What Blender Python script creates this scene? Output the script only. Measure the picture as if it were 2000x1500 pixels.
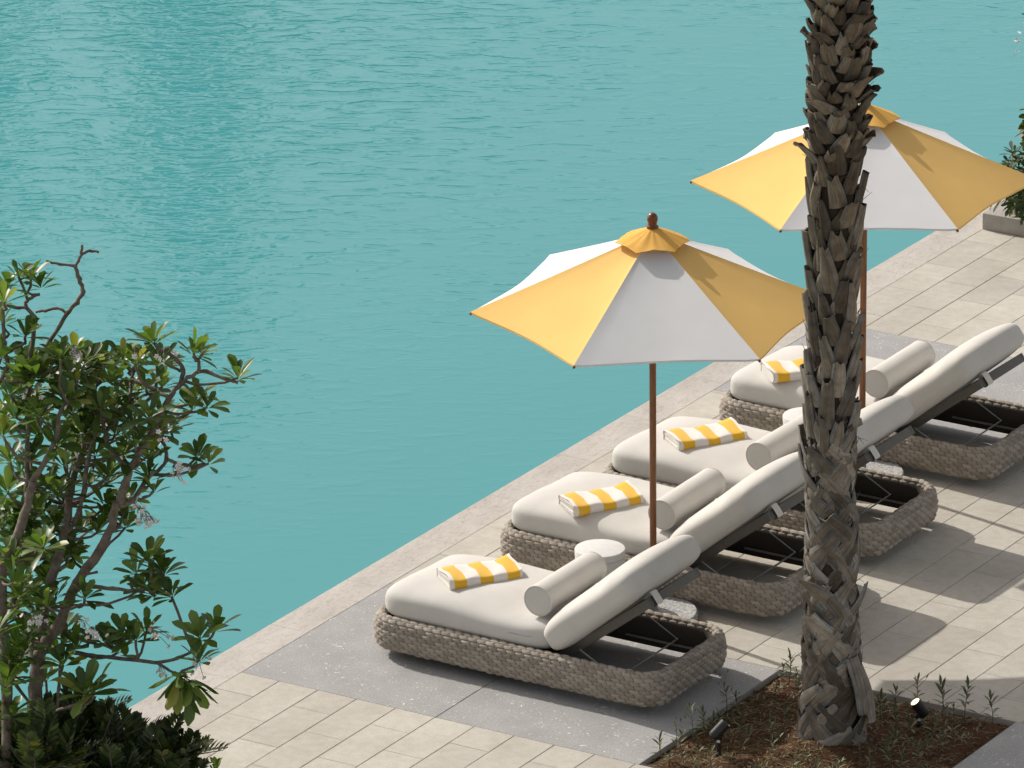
import bpy, bmesh, math, random
import numpy as np
from mathutils import Vector, Matrix

# ------------------------------------------------------------------ clear
for o in list(bpy.data.objects):
    bpy.data.objects.remove(o)
scene = bpy.context.scene
COL = scene.collection
PI = math.pi
rad = math.radians

# ------------------------------------------------------------------ camera
# world frame: origin at the near pool-side corner of the grey slab,
# +X away from the pool, +Y along the pool edge, metres
CAM_LOC = Vector((23.44241, -34.52625, 17.28454))
PITCH, YAW, ROLL = rad(20.1513), rad(31.73998), rad(-0.56128)
F_PX = 13515.7                       # focal length in pixels of a 2000 px wide picture
_f = Vector((-math.sin(YAW) * math.cos(PITCH), math.cos(YAW) * math.cos(PITCH), -math.sin(PITCH)))
_r = Vector((math.cos(YAW), math.sin(YAW), 0))
_u = _r.cross(_f)
CR = math.cos(ROLL) * _r + math.sin(ROLL) * _u
CU = -math.sin(ROLL) * _r + math.cos(ROLL) * _u
CF = _f
cam_data = bpy.data.cameras.new('camera')
cam = bpy.data.objects.new('camera', cam_data)
COL.objects.link(cam)
m = Matrix((CR, CU, -CF)).transposed().to_4x4()
m.translation = CAM_LOC
cam.matrix_world = m
cam_data.sensor_width = 36
cam_data.lens = F_PX / 2000 * 36
cam_data.clip_start = 1.0
cam_data.clip_end = 2000
scene.camera = cam

# ------------------------------------------------------------------ world, sun, exposure
SUN_EL = rad(37.0)
SUN_DIR = Vector((-0.978 * math.cos(SUN_EL), 0.208 * math.cos(SUN_EL), math.sin(SUN_EL)))   # towards the sun
world = bpy.data.worlds.new('World')
scene.world = world
world.use_nodes = True
wn = world.node_tree
for n in list(wn.nodes):
    wn.nodes.remove(n)
sky = wn.nodes.new('ShaderNodeTexSky')
sky.sky_type = 'NISHITA'
sky.sun_disc = False
sky.sun_elevation = SUN_EL
sky.sun_rotation = math.atan2(SUN_DIR.x, SUN_DIR.y)
sky.air_density = 1.0
sky.dust_density = 2.5
sky.ozone_density = 1.0
bg = wn.nodes.new('ShaderNodeBackground')
bg.inputs['Strength'].default_value = 0.15
wo = wn.nodes.new('ShaderNodeOutputWorld')
hs = wn.nodes.new('ShaderNodeHueSaturation')          # hazy, whitish Gulf sky
hs.inputs['Saturation'].default_value = 0.42
tint = wn.nodes.new('ShaderNodeMix'); tint.data_type = 'RGBA'; tint.blend_type = 'MULTIPLY'
tint.inputs[0].default_value = 1.0; tint.inputs[7].default_value = (1.06, 1.0, .93, 1)
wn.links.new(sky.outputs[0], hs.inputs['Color']); wn.links.new(hs.outputs[0], tint.inputs[6])
wn.links.new(tint.outputs[2], bg.inputs[0])
wn.links.new(bg.outputs[0], wo.inputs[0])

sun_data = bpy.data.lights.new('sun', 'SUN')
sun_data.energy = 3.6
sun_data.angle = rad(0.55)
sun_data.color = (1.0, 0.95, 0.885)
sun = bpy.data.objects.new('sun', sun_data)
COL.objects.link(sun)
sun.rotation_euler = SUN_DIR.to_track_quat('Z', 'Y').to_euler()
sun.location = (0, 0, 30)

scene.view_settings.view_transform = 'Standard'
scene.view_settings.look = 'None'
scene.view_settings.exposure = 0.08
scene.view_settings.gamma = 1.0
scene.render.engine = 'CYCLES'
try:
    scene.cycles.use_denoising = True
    scene.cycles.denoiser = 'OPENIMAGEDENOISE'
except Exception:
    pass
scene.cycles.max_bounces = 8

# ------------------------------------------------------------------ helpers
def lin(r, g, b):
    """sRGB 0-255 to linear"""
    def c(v):
        v /= 255.0
        return v / 12.92 if v <= 0.04045 else ((v + 0.055) / 1.055) ** 2.4
    return (c(r), c(g), c(b), 1.0)

def at(px, py, depth):
    """point seen at photo pixel (px, py), depth metres along the view axis"""
    v = CF + CR * ((px - 1000) / F_PX) - CU * ((py - 750) / F_PX)
    return CAM_LOC + v * depth

def at_z(px, py, z):
    v = CF + CR * ((px - 1000) / F_PX) - CU * ((py - 750) / F_PX)
    return CAM_LOC + v * ((z - CAM_LOC.z) / v.z)

def link(o, parent=None):
    COL.objects.link(o)
    if parent is not None:
        o.parent = parent
    return o

def tag(o, label=None, category=None, group=None, kind=None):
    if label: o['label'] = label
    if category: o['category'] = category
    if group: o['group'] = group
    if kind: o['kind'] = kind
    return o

def thing(name, label, category, loc=(0, 0, 0), rotz=0.0, group=None):
    o = bpy.data.objects.new(name, None)
    o.empty_display_size = 0.2
    COL.objects.link(o)
    o.location = loc
    o.rotation_euler = (0, 0, rotz)
    return tag(o, label, category, group)

def copy_tree(o, parent=None):
    c = o.copy()
    COL.objects.link(c)
    if parent is not None:
        c.parent = parent
    for ch in [x for x in bpy.data.objects if x.parent == o]:
        copy_tree(ch, c)
    return c

class MB:
    """collects vertices and faces, then links them as ONE mesh object"""
    def __init__(self):
        self.v, self.f, self.mi = [], [], []
    def add(self, verts, faces, mi=0):
        b = len(self.v)
        self.v.extend([tuple(p) for p in verts])
        self.f.extend([tuple(i + b for i in f) for f in faces])
        self.mi.extend([mi] * len(faces))
    def grid(self, rows, mi=0, wrap=False, flip=False):
        """rows: list of equally long lists of points"""
        n, k = len(rows), len(rows[0])
        vs = [p for r in rows for p in r]
        fs = []
        for i in range(n - 1):
            for j in range(k if wrap else k - 1):
                a, b_ = i * k + j, i * k + (j + 1) % k
                q = (a, b_, b_ + k, a + k)
                fs.append(q[::-1] if flip else q)
        self.add(vs, fs, mi)
    def box(self, c, size, rot=None, ch=0.0, mi=0):
        hx, hy, hz = size[0] / 2, size[1] / 2, size[2] / 2
        ch = min(ch, hx * .9, hy * .9, hz * .9)
        R = rot or Matrix.Identity(3)
        c = Vector(c)
        if ch <= 0:
            vs = [c + R @ Vector((x * hx, y * hy, z * hz)) for z in (-1, 1) for y in (-1, 1) for x in (-1, 1)]
            self.add(vs, [(0, 2, 3, 1), (4, 5, 7, 6), (0, 1, 5, 4), (2, 6, 7, 3), (0, 4, 6, 2), (1, 3, 7, 5)], mi)
            return
        bm = bmesh.new()
        bmesh.ops.create_cube(bm, size=1.0)
        for v in bm.verts:
            v.co = Vector((v.co.x * hx * 2, v.co.y * hy * 2, v.co.z * hz * 2))
        bmesh.ops.bevel(bm, geom=bm.edges[:] + bm.verts[:], offset=ch, segments=2, affect='EDGES', profile=0.6)
        bm.verts.index_update()
        self.add([c + R @ v.co for v in bm.verts], [[v.index for v in f.verts] for f in bm.faces], mi)
        bm.free()
    def tube(self, pts, radii, seg=8, mi=0, caps=True):
        pts = [Vector(p) for p in pts]
        if not hasattr(radii, '__len__'):
            radii = [radii] * len(pts)
        rows = []
        t0 = (pts[1] - pts[0]).normalized()
        side = t0.orthogonal().normalized()
        for i, p in enumerate(pts):
            if i == 0: t = (pts[1] - pts[0])
            elif i == len(pts) - 1: t = (pts[-1] - pts[-2])
            else: t = (pts[i + 1] - pts[i - 1])
            t.normalize()
            side = (side - t * side.dot(t))
            side = side.normalized() if side.length > 1e-6 else t.orthogonal().normalized()
            up = t.cross(side)
            rows.append([p + (side * math.cos(2 * PI * k / seg) + up * math.sin(2 * PI * k / seg)) * radii[i] for k in range(seg)])
        b = len(self.v)
        self.grid(rows, mi, wrap=True)
        if caps:
            self.f.append(tuple(b + k for k in range(seg))[::-1]); self.mi.append(mi)
            e = b + (len(pts) - 1) * seg
            self.f.append(tuple(e + k for k in range(seg))); self.mi.append(mi)
    def lathe(self, prof, c=(0, 0, 0), seg=32, mi=0, R=None):
        """prof: (radius, z) pairs; radius 0 ends are closed by a fan"""
        c = Vector(c); R = R or Matrix.Identity(3)
        rows = []
        for r_, z in prof:
            r_ = max(r_, 1e-5)
            rows.append([c + R @ Vector((r_ * math.cos(2 * PI * k / seg), r_ * math.sin(2 * PI * k / seg), z)) for k in range(seg)])
        self.grid(rows, mi, wrap=True)
    def build(self, name, mats, parent=None, smooth=True, angle=None):
        me = bpy.data.meshes.new(name)
        me.from_pydata(self.v, [], self.f)
        for m_ in (mats if isinstance(mats, (list, tuple)) else [mats]):
            me.materials.append(m_)
        me.polygons.foreach_set('material_index', self.mi)
        me.polygons.foreach_set('use_smooth', [smooth] * len(self.f))
        me.update()
        if smooth and angle:
            me.set_sharp_from_angle(angle=rad(angle))
        o = bpy.data.objects.new(name, me)
        return link(o, parent)

# ------------------------------------------------------------------ materials
def mat(name, base=None, rough=0.6, spec=0.5, build=None):
    m_ = bpy.data.materials.new(name)
    m_.use_nodes = True
    nt = m_.node_tree
    b = nt.nodes['Principled BSDF']
    if base: b.inputs['Base Color'].default_value = base
    b.inputs['Roughness'].default_value = rough
    b.inputs['Specular IOR Level'].default_value = spec
    if build: build(nt, b)
    return m_

class NT:
    """small node-graph helper"""
    def __init__(self, nt): self.nt = nt
    def n(self, typ, **kw):
        nd = self.nt.nodes.new(typ)
        for k, v in kw.items(): setattr(nd, k, v)
        return nd
    def l(self, a, b): self.nt.links.new(a, b)
    def coord(self, out='Object', scale=(1, 1, 1), rot=(0, 0, 0)):
        tc = self.n('ShaderNodeTexCoord'); mp = self.n('ShaderNodeMapping')
        mp.inputs['Scale'].default_value = scale; mp.inputs['Rotation'].default_value = rot
        self.l(tc.outputs[out], mp.inputs[0])
        return mp.outputs[0]
    def noise(self, vec, scale, detail=4, rough=.55, dist=0.0):
        nd = self.n('ShaderNodeTexNoise')
        nd.inputs['Scale'].default_value = scale; nd.inputs['Detail'].default_value = detail
        nd.inputs['Roughness'].default_value = rough; nd.inputs['Distortion'].default_value = dist
        if vec is not None: self.l(vec, nd.inputs['Vector'])
        return nd.outputs[0]
    def ramp(self, fac, stops):
        nd = self.n('ShaderNodeValToRGB')
        cr = nd.color_ramp
        while len(cr.elements) < len(stops): cr.elements.new(0.5)
        for e, (p, c) in zip(cr.elements, stops):
            e.position = p; e.color = c if hasattr(c, '__len__') else (c, c, c, 1)
        self.l(fac, nd.inputs[0])
        return nd.outputs[0]
    def mix(self, fac, a, b, mode='MIX'):
        nd = self.n('ShaderNodeMix', data_type='RGBA', blend_type=mode)
        for sock, val in ((nd.inputs[0], fac), (nd.inputs[6], a), (nd.inputs[7], b)):
            if hasattr(val, 'is_linked') or isinstance(val, bpy.types.NodeSocket): self.l(val, sock)
            else: sock.default_value = val
        return nd.outputs[2]
    def math(self, op, a, b=None, clamp=False):
        nd = self.n('ShaderNodeMath', operation=op, use_clamp=clamp)
        for i, val in enumerate((a, b)):
            if val is None: continue
            if isinstance(val, bpy.types.NodeSocket): self.l(val, nd.inputs[i])
            else: nd.inputs[i].default_value = val
        return nd.outputs[0]
    def bump(self, h, strength, dist, bsdf):
        nd = self.n('ShaderNodeBump')
        nd.inputs['Strength'].default_value = strength; nd.inputs['Distance'].default_value = dist
        self.l(h, nd.inputs['Height'])
        self.l(nd.outputs[0], bsdf.inputs['Normal'])
        return nd

def g4(v): return (v[0], v[1], v[2], 1.0)
def sc(c, k): return (c[0] * k, c[1] * k, c[2] * k, 1.0)

# paving: sandy limestone, a tone per tile
def b_paver(nt, b):
    t = NT(nt); co = t.coord('Object')
    geo = t.n('ShaderNodeNewGeometry')
    tone = t.ramp(geo.outputs['Random Per Island'], [(0, (.90, .885, .87, 1)), (.5, (.98, .965, .95, 1)), (1, (1.06, 1.055, 1.03, 1))])
    base = t.ramp(t.noise(co, 2.2, 5), [(.3, (.452, .430, .386, 1)), (.7, (.525, .502, .455, 1))])
    grain = t.ramp(t.noise(co, 95, 4, .8), [(.28, (.80, .79, .77, 1)), (.72, (1.15, 1.15, 1.14, 1))])
    blot = t.ramp(t.noise(co, 14, 4, .6), [(.35, (.93, .925, .91, 1)), (.62, (1.03, 1.03, 1.03, 1))])
    c = t.mix(1.0, base, tone, 'MULTIPLY'); c = t.mix(1.0, c, grain, 'MULTIPLY'); c = t.mix(1.0, c, blot, 'MULTIPLY')
    stain = t.ramp(t.noise(co, 1.1, 5, .62, .8), [(.36, (.945, .935, .92, 1)), (.52, (1, 1, 1, 1))])
    c = t.mix(1.0, c, stain, 'MULTIPLY')
    t.l(c, b.inputs['Base Color'])
    t.bump(t.noise(co, 200, 3, .7), .25, .002, b)
M_PAVER = mat('paver_stone', rough=.85, spec=.3, build=b_paver)

def b_coping(nt, b):
    t = NT(nt); co = t.coord('Object'); st = t.coord('Object', (1.0, .45, 1.0), (0, 0, .5))
    base = t.ramp(t.noise(st, 3.5, 6, .65), [(.28, (.40, .37, .335, 1)), (.5, (.48, .448, .405, 1)), (.75, (.55, .52, .475, 1))])
    vein = t.ramp(t.noise(st, 30, 5, .7, 1.5), [(.34, (.78, .765, .75, 1)), (.52, (1, 1, 1, 1))])
    c = t.mix(1.0, base, vein, 'MULTIPLY')
    grain = t.ramp(t.noise(co, 240, 2), [(.3, (.9, .9, .9, 1)), (.7, (1.08, 1.08, 1.08, 1))])
    c = t.mix(1.0, c, grain, 'MULTIPLY')
    t.l(c, b.inputs['Base Color'])
    t.bump(t.noise(co, 180, 3), .2, .002, b)
M_COPING = mat('coping_stone', rough=.8, spec=.3, build=b_coping)

def b_slab(nt, b):
    t = NT(nt); co = t.coord('Object')
    base = t.ramp(t.noise(co, 3.0, 6, .6), [(.3, (.290, .286, .280, 1)), (.7, (.36, .354, .345, 1))])
    grain = t.ramp(t.noise(co, 75, 5, .85), [(.3, (.62, .62, .63, 1)), (.5, (1, 1, 1, 1)), (.72, (1.32, 1.32, 1.3, 1))])
    c = t.mix(1.0, base, grain, 'MULTIPLY')
    # pale shell-like chips, elongated with random direction, gathered in drifts
    sw = t.n('ShaderNodeVectorMath', operation='ADD')
    nz = t.n('ShaderNodeTexNoise'); nz.inputs['Scale'].default_value = 9; nz.inputs['Detail'].default_value = 2
    t.l(co, nz.inputs['Vector'])
    scl = t.n('ShaderNodeVectorMath', operation='SCALE'); scl.inputs['Scale'].default_value = .12
    t.l(nz.outputs[1], scl.inputs[0]); t.l(co, sw.inputs[0]); t.l(scl.outputs[0], sw.inputs[1])
    for sc_, st_, lo in ((13, (1, 2.6, 1), .12), (21, (2.4, 1, 1), .14), (34, (1, 1.3, 1), .15)):
        mp = t.n('ShaderNodeMapping'); mp.inputs['Scale'].default_value = st_; t.l(sw.outputs[0], mp.inputs[0])
        vo = t.n('ShaderNodeTexVoronoi'); vo.inputs['Scale'].default_value = sc_; vo.inputs['Randomness'].default_value = 1
        t.l(mp.outputs[0], vo.inputs['Vector'])
        chip = t.ramp(vo.outputs['Distance'], [(lo + .03, 1.0), (lo + .06, 0.0)])
        drift = t.ramp(t.noise(co, 4.5, 3), [(.40, 0.25), (.58, 1.0)])
        rnd = t.n('ShaderNodeSeparateColor'); t.l(vo.outputs['Color'], rnd.inputs[0])
        pick = t.ramp(rnd.outputs[0], [(.68, 0.0), (.86, .9)])
        fac = t.math('MULTIPLY', t.math('MULTIPLY', chip, drift), pick)
        c = t.mix(fac, c, (.74, .73, .70, 1))
    t.l(c, b.inputs['Base Color'])
    t.bump(t.noise(co, 150, 4), .2, .002, b)
M_SLAB = mat('grey_shell_stone', rough=.75, spec=.35, build=b_slab)

def b_joint(nt, b):
    t = NT(nt); co = t.coord('Object')
    t.l(t.ramp(t.noise(co, 30, 4), [(.3, (.12, .105, .09, 1)), (.7, (.2, .18, .15, 1))]), b.inputs['Base Color'])
M_JOINT = mat('joint_sand', rough=.95, spec=.1, build=b_joint)

def b_water(nt, b):
    t = NT(nt)
    co = t.coord('Object')
    b.inputs['IOR'].default_value = 1.33
    base = t.ramp(t.noise(co, .05, 3), [(.35, (.050, .272, .288, 1)), (.65, (.058, .290, .304, 1))])
    t.l(base, b.inputs['Base Color'])
    # small wind ripples, their crests across the view, crowded in gust patches
    rip = t.coord('Object', (1, 1, 1), (0, 0, rad(-30)))
    def layer(sx, scale, lo, hi, dist=.4):
        mp = t.n('ShaderNodeMapping'); mp.inputs['Scale'].default_value = (sx, 1.0, 1.0); t.l(rip, mp.inputs[0])
        return t.ramp(t.noise(mp.outputs[0], scale, 2.5, .5, dist), [(lo, 0.0), (hi, 1.0)])
    swell = layer(.35, 1.1, .2, .8)
    fine = layer(.42, 12.0, .25, .75)
    dash = layer(.38, 8.0, .50, .72, .5)
    sep = t.n('ShaderNodeSeparateXYZ'); t.l(co, sep.inputs[0])
    far = t.math('MULTIPLY_ADD', sep.outputs[0], -.075); far.node.inputs[2].default_value = .05
    far = t.math('MAXIMUM', t.math('MINIMUM', far, 1.0), .12)
    pm = t.n('ShaderNodeMapping'); pm.inputs['Scale'].default_value = (1.0, .45, 1.0); t.l(rip, pm.inputs[0])
    patch = t.ramp(t.noise(pm.outputs[0], .28, 3, .55, .5), [(.34, .28), (.62, 1.0)])
    amp = t.math('MULTIPLY', far, patch)
    h = t.math('ADD', t.math('MULTIPLY', fine, .0046), t.math('MULTIPLY', dash, .0092))
    h = t.math('ADD', t.math('MULTIPLY', h, amp), t.math('MULTIPLY', t.math('MULTIPLY', swell, far), .006))
    t.bump(h, 1.0, 1.0, b)
M_WATER = mat('lagoon_water', rough=.05, spec=.44, build=b_water)

def b_soil(nt, b):
    t = NT(nt); co = t.coord('Object')
    base = t.ramp(t.noise(co, 6, 6, .7), [(.3, (.070, .036, .020, 1)), (.55, (.135, .070, .036, 1)), (.8, (.21, .12, .066, 1))])
    g = t.ramp(t.noise(co, 60, 4, .7), [(.3, (.6, .6, .6, 1)), (.7, (1.2, 1.15, 1.1, 1))])
    t.l(t.mix(1.0, base, g, 'MULTIPLY'), b.inputs['Base Color'])
    t.bump(t.noise(co, 45, 5, .7), .9, .03, b)
M_SOIL = mat('red_soil', rough=.95, spec=.15, build=b_soil)

def b_fabric(col, var=.05, scale=700):
    def f(nt, b):
        t = NT(nt); co = t.coord('Object')
        a = t.ramp(t.noise(co, 5, 3), [(.3, sc(col, 1 - var)), (.7, sc(col, 1 + var * .4))])
        t.l(a, b.inputs['Base Color'])
        b.inputs['Sheen Weight'].default_value = .15
        h = t.math('ADD', t.noise(co, scale, 2), t.math('MULTIPLY', t.noise(co, 9, 3), 3.0))
        t.bump(h, .25, .003, b)
    return f
M_CUSHION = mat('cream_canvas', rough=.9, spec=.15, build=b_fabric((.60, .578, .538)))
M_STRAP = mat('cream_strap', rough=.9, spec=.15, build=b_fabric((.66, .63, .57)))

def canopy_mat(name, col, trans):
    def f(nt, b):
        t = NT(nt); co = t.coord('Object')
        a = t.ramp(t.noise(co, 3, 3), [(.3, sc(col, .965)), (.7, sc(col, 1.02))])
        t.l(a, b.inputs['Base Color'])
        t.bump(t.math('ADD', t.noise(co, 500, 2), t.math('MULTIPLY', t.noise(co, 6, 3), 4.0)), .12, .004, b)
        tr = t.n('ShaderNodeBsdfTranslucent'); t.l(a, tr.inputs[0])
        mx = t.n('ShaderNodeMixShader'); mx.inputs[0].default_value = trans
        out = nt.nodes['Material Output']
        t.l(b.outputs[0], mx.inputs[1]); t.l(tr.outputs[0], mx.inputs[2]); t.l(mx.outputs[0], out.inputs[0])
    return mat(name, rough=.85, spec=.2, build=f)
M_WHITE_CANVAS = canopy_mat('white_canvas', (.78, .775, .77), .12)
M_CAP = canopy_mat('amber_canvas', (.82, .47, .11), .14)
M_YELLOW_CANVAS = canopy_mat('yellow_canvas', (.88, .57, .19), .12)

def b_wood(nt, b):
    t = NT(nt); co = t.coord('Object', (6, 6, .5))
    t.l(t.ramp(t.noise(co, 12, 5, .6, .6), [(.3, (.14, .052, .018, 1)), (.55, (.235, .098, .038, 1)), (.8, (.30, .14, .06, 1))]), b.inputs['Base Color'])
M_WOOD = mat('oiled_wood', rough=.45, spec=.4, build=b_wood)
M_FINIAL = mat('varnished_wood', (.17, .05, .016, 1), .28, .5)

def b_metal(col, r):
    def f(nt, b):
        t = NT(nt); co = t.coord('Object')
        t.l(t.ramp(t.noise(co, 40, 3), [(.3, sc(col, .9)), (.7, sc(col, 1.1))]), b.inputs['Base Color'])
        t.l(t.ramp(t.noise(co, 90, 2), [(.3, r - .08), (.7, r + .08)]), b.inputs['Roughness'])
    return f
M_FRAME = mat('taupe_painted_metal', rough=.5, build=b_metal((.105, .095, .08), .5))
M_ROD = mat('grey_rod_metal', rough=.4, build=b_metal((.30, .29, .27), .4))
M_SHADED_BACKING = mat('dark_shaded_backing', (.085, .070, .057, 1), .9, .1)
M_SLEEVE = mat('grey_sleeve_metal', rough=.5, build=b_metal((.22, .225, .23), .45))
M_BLACK = mat('black_painted_metal', rough=.45, build=b_metal((.012, .012, .013), .45))

def b_weave(nt, b):
    t = NT(nt)
    uv = t.n('ShaderNodeUVMap')
    mp = t.n('ShaderNodeMapping'); t.l(uv.outputs[0], mp.inputs[0])
    mp.inputs['Scale'].default_value = (1.0, 1.0, 1.0)
    at_ = t.n('ShaderNodeAttribute', attribute_name='tuck')      # height inside the tuck: 0 at the gaps
    rnd = t.n('ShaderNodeAttribute', attribute_name='strand')    # tone of each bundle
    tone = t.ramp(rnd.outputs['Fac'], [(0, (.275, .235, .190, 1)), (.5, (.34, .295, .243, 1)), (1, (.405, .355, .298, 1))])
    gap = t.ramp(at_.outputs['Fac'], [(0.0, (.16, .15, .14, 1)), (.55, (1, 1, 1, 1))])
    c = t.mix(1.0, tone, gap, 'MULTIPLY')
    t.l(c, b.inputs['Base Color'])
    wv = t.n('ShaderNodeTexWave', wave_type='BANDS', bands_direction='Y')
    wv.inputs['Scale'].default_value = 36; wv.inputs['Distortion'].default_value = 1.2; wv.inputs['Detail'].default_value = 1
    t.l(mp.outputs[0], wv.inputs['Vector'])
    t.bump(wv.outputs[1], .55, .003, b)
M_WEAVE = mat('taupe_rope_weave', rough=.75, spec=.25, build=b_weave)

def b_table(nt, b):
    t = NT(nt); co = t.coord('Object')
    t.l(t.ramp(t.noise(co, 30, 5), [(.3, (.60, .595, .575, 1)), (.7, (.67, .665, .645, 1))]), b.inputs['Base Color'])
    t.bump(t.noise(co, 180, 3), .15, .002, b)
M_TABLE = mat('white_cast_stone', rough=.7, spec=.3, build=b_table)

def b_terrazzo(nt, b):
    t = NT(nt); co = t.coord('Object')
    vo = t.n('ShaderNodeTexVoronoi'); vo.inputs['Scale'].default_value = 120; t.l(co, vo.inputs['Vector'])
    s = t.n('ShaderNodeSeparateColor'); t.l(vo.outputs['Color'], s.inputs[0])
    t.l(t.ramp(s.outputs[0], [(0, (.20, .20, .20, 1)), (.4, (.36, .36, .355, 1)), (.8, (.46, .46, .45, 1)), (1, (.60, .60, .58, 1))]), b.inputs['Base Color'])
M_TERRAZZO = mat('grey_terrazzo', rough=.7, spec=.3, build=b_terrazzo)

def b_towel(nt, b):
    t = NT(nt)
    uv = t.n('ShaderNodeUVMap')
    s = t.n('ShaderNodeSeparateXYZ'); t.l(uv.outputs[0], s.inputs[0])
    # 6 bands along the length; yellow at 2,4,6 of .08..1
    u = t.math('ADD', s.outputs[0], t.math('MULTIPLY', t.noise(uv.outputs[0], 60, 2), .006))
    v = t.math('MULTIPLY_ADD', u, 1 / .365); v.node.inputs[2].default_value = -.06 / .365
    fr = t.math('FRACT', v)
    stripe = t.math('LESS_THAN', fr, .48)
    ok = t.math('MULTIPLY', t.math('GREATER_THAN', u, .06), t.math('LESS_THAN', u, .985))
    fac = t.math('MULTIPLY', stripe, ok)
    c = t.mix(fac, (.78, .73, .68, 1), (.80, .47, .035, 1))
    co = t.coord('Object')
    fz = t.ramp(t.noise(co, 500, 2), [(.3, (.86, .86, .86, 1)), (.7, (1.08, 1.08, 1.08, 1))])
    t.l(t.mix(1.0, c, fz, 'MULTIPLY'), b.inputs['Base Color'])
    b.inputs['Sheen Weight'].default_value = .3
    t.bump(t.noise(co, 420, 3), .6, .003, b)
M_TOWEL = mat('striped_terry', rough=.95, spec=.1, build=b_towel)

M_TOWELWHITE = mat('white_terry', rough=.95, spec=.1, build=b_fabric((.70, .67, .62), .12, 300))

def leaf_mat(name, c0, c1, c2, trans=.25, rough=.4, spec=.5):
    def f(nt, b):
        t = NT(nt)
        geo = t.n('ShaderNodeNewGeometry')
        col = t.ramp(geo.outputs['Random Per Island'], [(0, g4(c0)), (.55, g4(c1)), (.93, g4(c2)), (.985, (c2[0] * 1.7, c2[1] * 1.15, c2[2], 1))])
        t.l(col, b.inputs['Base Color'])
        tr = t.n('ShaderNodeBsdfTranslucent')
        t.l(t.mix(1.0, col, (1.5, 1.6, .7, 1), 'MULTIPLY'), tr.inputs[0])
        mx = t.n('ShaderNodeMixShader'); mx.inputs[0].default_value = trans
        out = nt.nodes['Material Output']
        t.l(b.outputs[0], mx.inputs[1]); t.l(tr.outputs[0], mx.inputs[2]); t.l(mx.outputs[0], out.inputs[0])
    return mat(name, rough=rough, spec=spec, build=f)
M_LEAF = leaf_mat('frangipani_leaf', (.044, .082, .016), (.085, .145, .027), (.16, .23, .05), .36, .40)
M_DARKLEAF = leaf_mat('dark_frond', (.018, .032, .010), (.036, .058, .017), (.080, .110, .034), .2, .42)
M_SEED = leaf_mat('seedling_leaf', (.034, .046, .016), (.070, .090, .032), (.17, .20, .095), .2, .5)
M_CYCAD = leaf_mat("planter_leaf", (.018, .032, .009), (.035, .06, .013), (.085, .105, .025), .2, .55)
M_PALMLEAF = leaf_mat('palm_frond', (.03, .05, .015), (.05, .08, .025), (.10, .12, .05), .15, .5)
M_PETAL = mat('white_petal', (.72, .70, .66, 1), .6, .3)

def b_bark(nt, b):
    t = NT(nt); co = t.coord('Object')
    c = t.ramp(t.noise(co, 16, 6, .65), [(.3, (.095, .072, .055, 1)), (.55, (.19, .155, .125, 1)), (.8, (.30, .255, .21, 1))])
    t.l(c, b.inputs['Base Color'])
    t.bump(t.noise(co, 60, 5, .7), .7, .012, b)
M_BARK = mat('frangipani_bark', rough=.85, spec=.2, build=b_bark)

def b_boot(nt, b):
    t = NT(nt); co = t.coord('Object')
    geo = t.n('ShaderNodeNewGeometry')
    tone = t.ramp(geo.outputs['Random Per Island'], [(0, (.095, .078, .056, 1)), (.35, (.15, .132, .104, 1)), (.7, (.205, .185, .152, 1)), (.9, (.17, .115, .068, 1)), (1, (.26, .235, .19, 1))])
    uv = t.n('ShaderNodeUVMap')
    st = t.coord('Object', (1, 1, .22))
    fib = t.ramp(t.noise(st, 85, 5, .75, .4), [(.28, (.45, .44, .42, 1)), (.5, (.95, .95, .95, 1)), (.75, (1.3, 1.28, 1.22, 1))])
    mott = t.ramp(t.noise(co, 14, 5, .6), [(.3, (.65, .63, .6, 1)), (.65, (1.1, 1.1, 1.08, 1))])
    c = t.mix(1.0, t.mix(1.0, tone, fib, 'MULTIPLY'), mott, 'MULTIPLY')
    t.l(c, b.inputs['Base Color'])
    t.bump(t.noise(st, 90, 5, .75), .6, .008, b)
M_BOOT = mat('dry_leaf_base', rough=.85, spec=.2, build=b_boot)
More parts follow.
